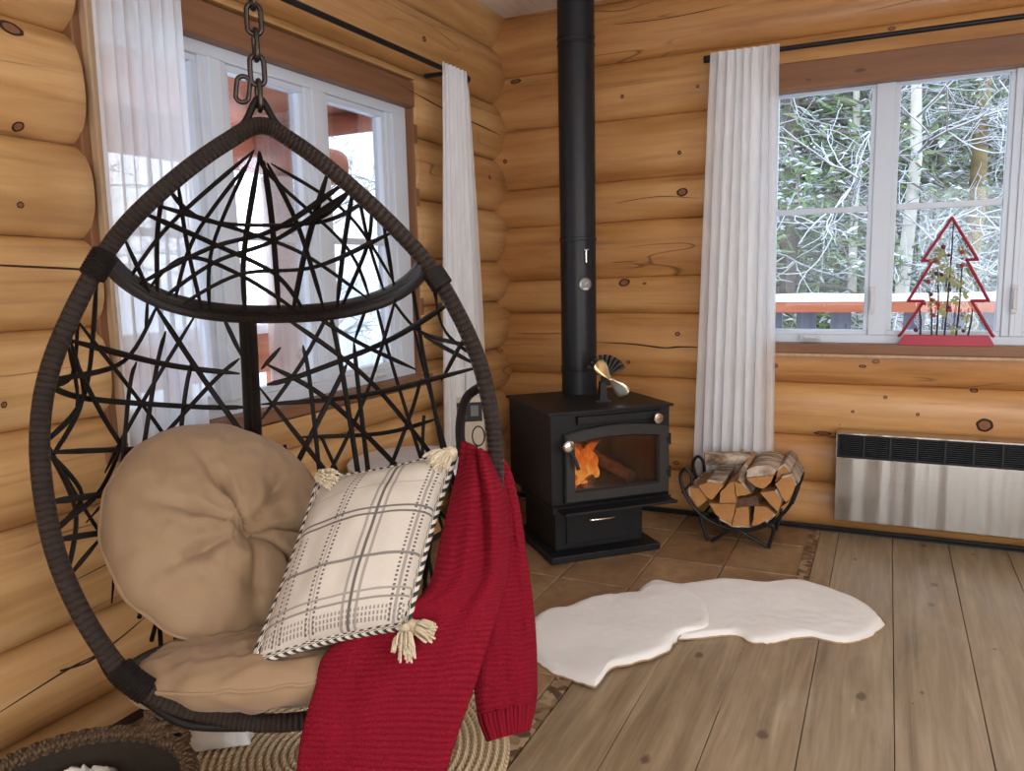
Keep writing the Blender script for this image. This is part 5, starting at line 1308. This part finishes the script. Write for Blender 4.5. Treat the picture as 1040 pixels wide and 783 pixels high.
bt(868, 5.0, 7, .06, (-.1, .2), 6, 'aspen', 'pale trunk in front of the spruces in the casement beside the curtain', side_n=14)
bt(1045, 7.0, 7, .06, (-.4, .2), 8, 'bark', 'bare snowy tree standing behind the outer window post', side_n=25)
for i, (x, y, h) in enumerate(((-9, 1.5, 6.5), (-10, 5.0, 7.0), (-7.5, 7.5, 7))):
    bare_tree(x, y, -1.2, h, .07, (.2, .2), 20+i, 'bark', ['bare tree in the snow beyond the porch, nearest the house', 'tall bare tree in the snow further along the porch', 'bare tree beyond the porch post'][i], 'bare trees beyond the porch', 22)

for i in range(7):
    px = 480+37*i; y = 11+4*r4.random()+(i % 2)*2.5
    conifer(at_y(px, y), y, -.9, 1.0+.3*r4.random(), r4.random()*6, i % 3, 'snowy spruce in the dense woods far beyond the deck railing', 'distant woods')

# ================================================================ light
w = bpy.data.worlds.new('overcast_sky'); bpy.context.scene.world = w; w.use_nodes = True; nt = w.node_tree; nt.nodes.clear()
bgn = nt.nodes.new('ShaderNodeBackground'); ou = nt.nodes.new('ShaderNodeOutputWorld'); nt.links.new(bgn.outputs[0], ou.inputs[0])
tc = nt.nodes.new('ShaderNodeTexCoord'); sx = nt.nodes.new('ShaderNodeSeparateXYZ'); nt.links.new(tc.outputs['Generated'], sx.inputs[0])
rp = nt.nodes.new('ShaderNodeValToRGB'); nt.links.new(sx.outputs[2], rp.inputs[0])
rp.color_ramp.elements[0].position = 0; rp.color_ramp.elements[0].color = (.93, .96, 1, 1); rp.color_ramp.elements[1].position = .8; rp.color_ramp.elements[1].color = (.80, .89, 1, 1)
nt.links.new(rp.outputs[0], bgn.inputs[0]); bgn.inputs[1].default_value = SKY
def lamp(name, kind, loc, energy, col, size=.2, rot=(0, 0, 0), sy=None):
    l = bpy.data.lights.new(name, kind); l.energy = energy; l.color = col
    if kind == 'AREA': l.size = size; l.shape = 'RECTANGLE'; l.size_y = sy or size
    elif kind != 'SUN': l.shadow_soft_size = size
    o = bpy.data.objects.new(name, l); o.location = loc; o.rotation_euler = rot; C.objects.link(o); return o
lamp('ceiling_fill', 'AREA', (3.55, -2.7, 2.56), E1, (1, .93, .84), .6)  # unseen area light added under the ceiling to brighten the room
lamp('ceiling_fill', 'AREA', (3.9, -5.0, 2.56), E2, (1, .93, .84), .6)  # second unseen fill, added for the rear of the room
lamp('window_fill', 'AREA', (2.9, -6.2, 1.15), E3, (.86, .93, 1), 1.4, (PI/2, 0, 0), 1.9)  # area light added in the unseen front opening for soft frontal light
lamp('window_fill', 'AREA', (4.6, -3.45, 1.4), E4, (.86, .93, 1), 1.7, (PI/2, 0, PI/2), 1.2)  # fill added outside the unseen right opening, on top of the sky
fl_ = lamp('fire_glow', 'POINT', tuple((STOVE @ Vector((X0-.12, 0, .47)))), 4.5, (1, .33, .08), .05)

sc = bpy.context.scene
cam = bpy.data.cameras.new('camera'); co = bpy.data.objects.new('camera', cam); C.objects.link(co); sc.camera = co
cam.sensor_fit = 'HORIZONTAL'; cam.sensor_width = 36; cam.lens = F_PX*36/1040; cam.clip_start = .05; cam.clip_end = 200
co.matrix_world = Matrix(((RT.x, UP.x, -FW.x, CAM.x), (RT.y, UP.y, -FW.y, CAM.y), (RT.z, UP.z, -FW.z, CAM.z), (0, 0, 0, 1)))
sc.view_settings.view_transform = 'Standard'; sc.view_settings.look = 'None'; sc.view_settings.gamma = 1; sc.view_settings.use_curve_mapping = False
sc.view_settings.exposure = EXPO
sc.cycles.max_bounces = 10; sc.cycles.transparent_max_bounces = 24
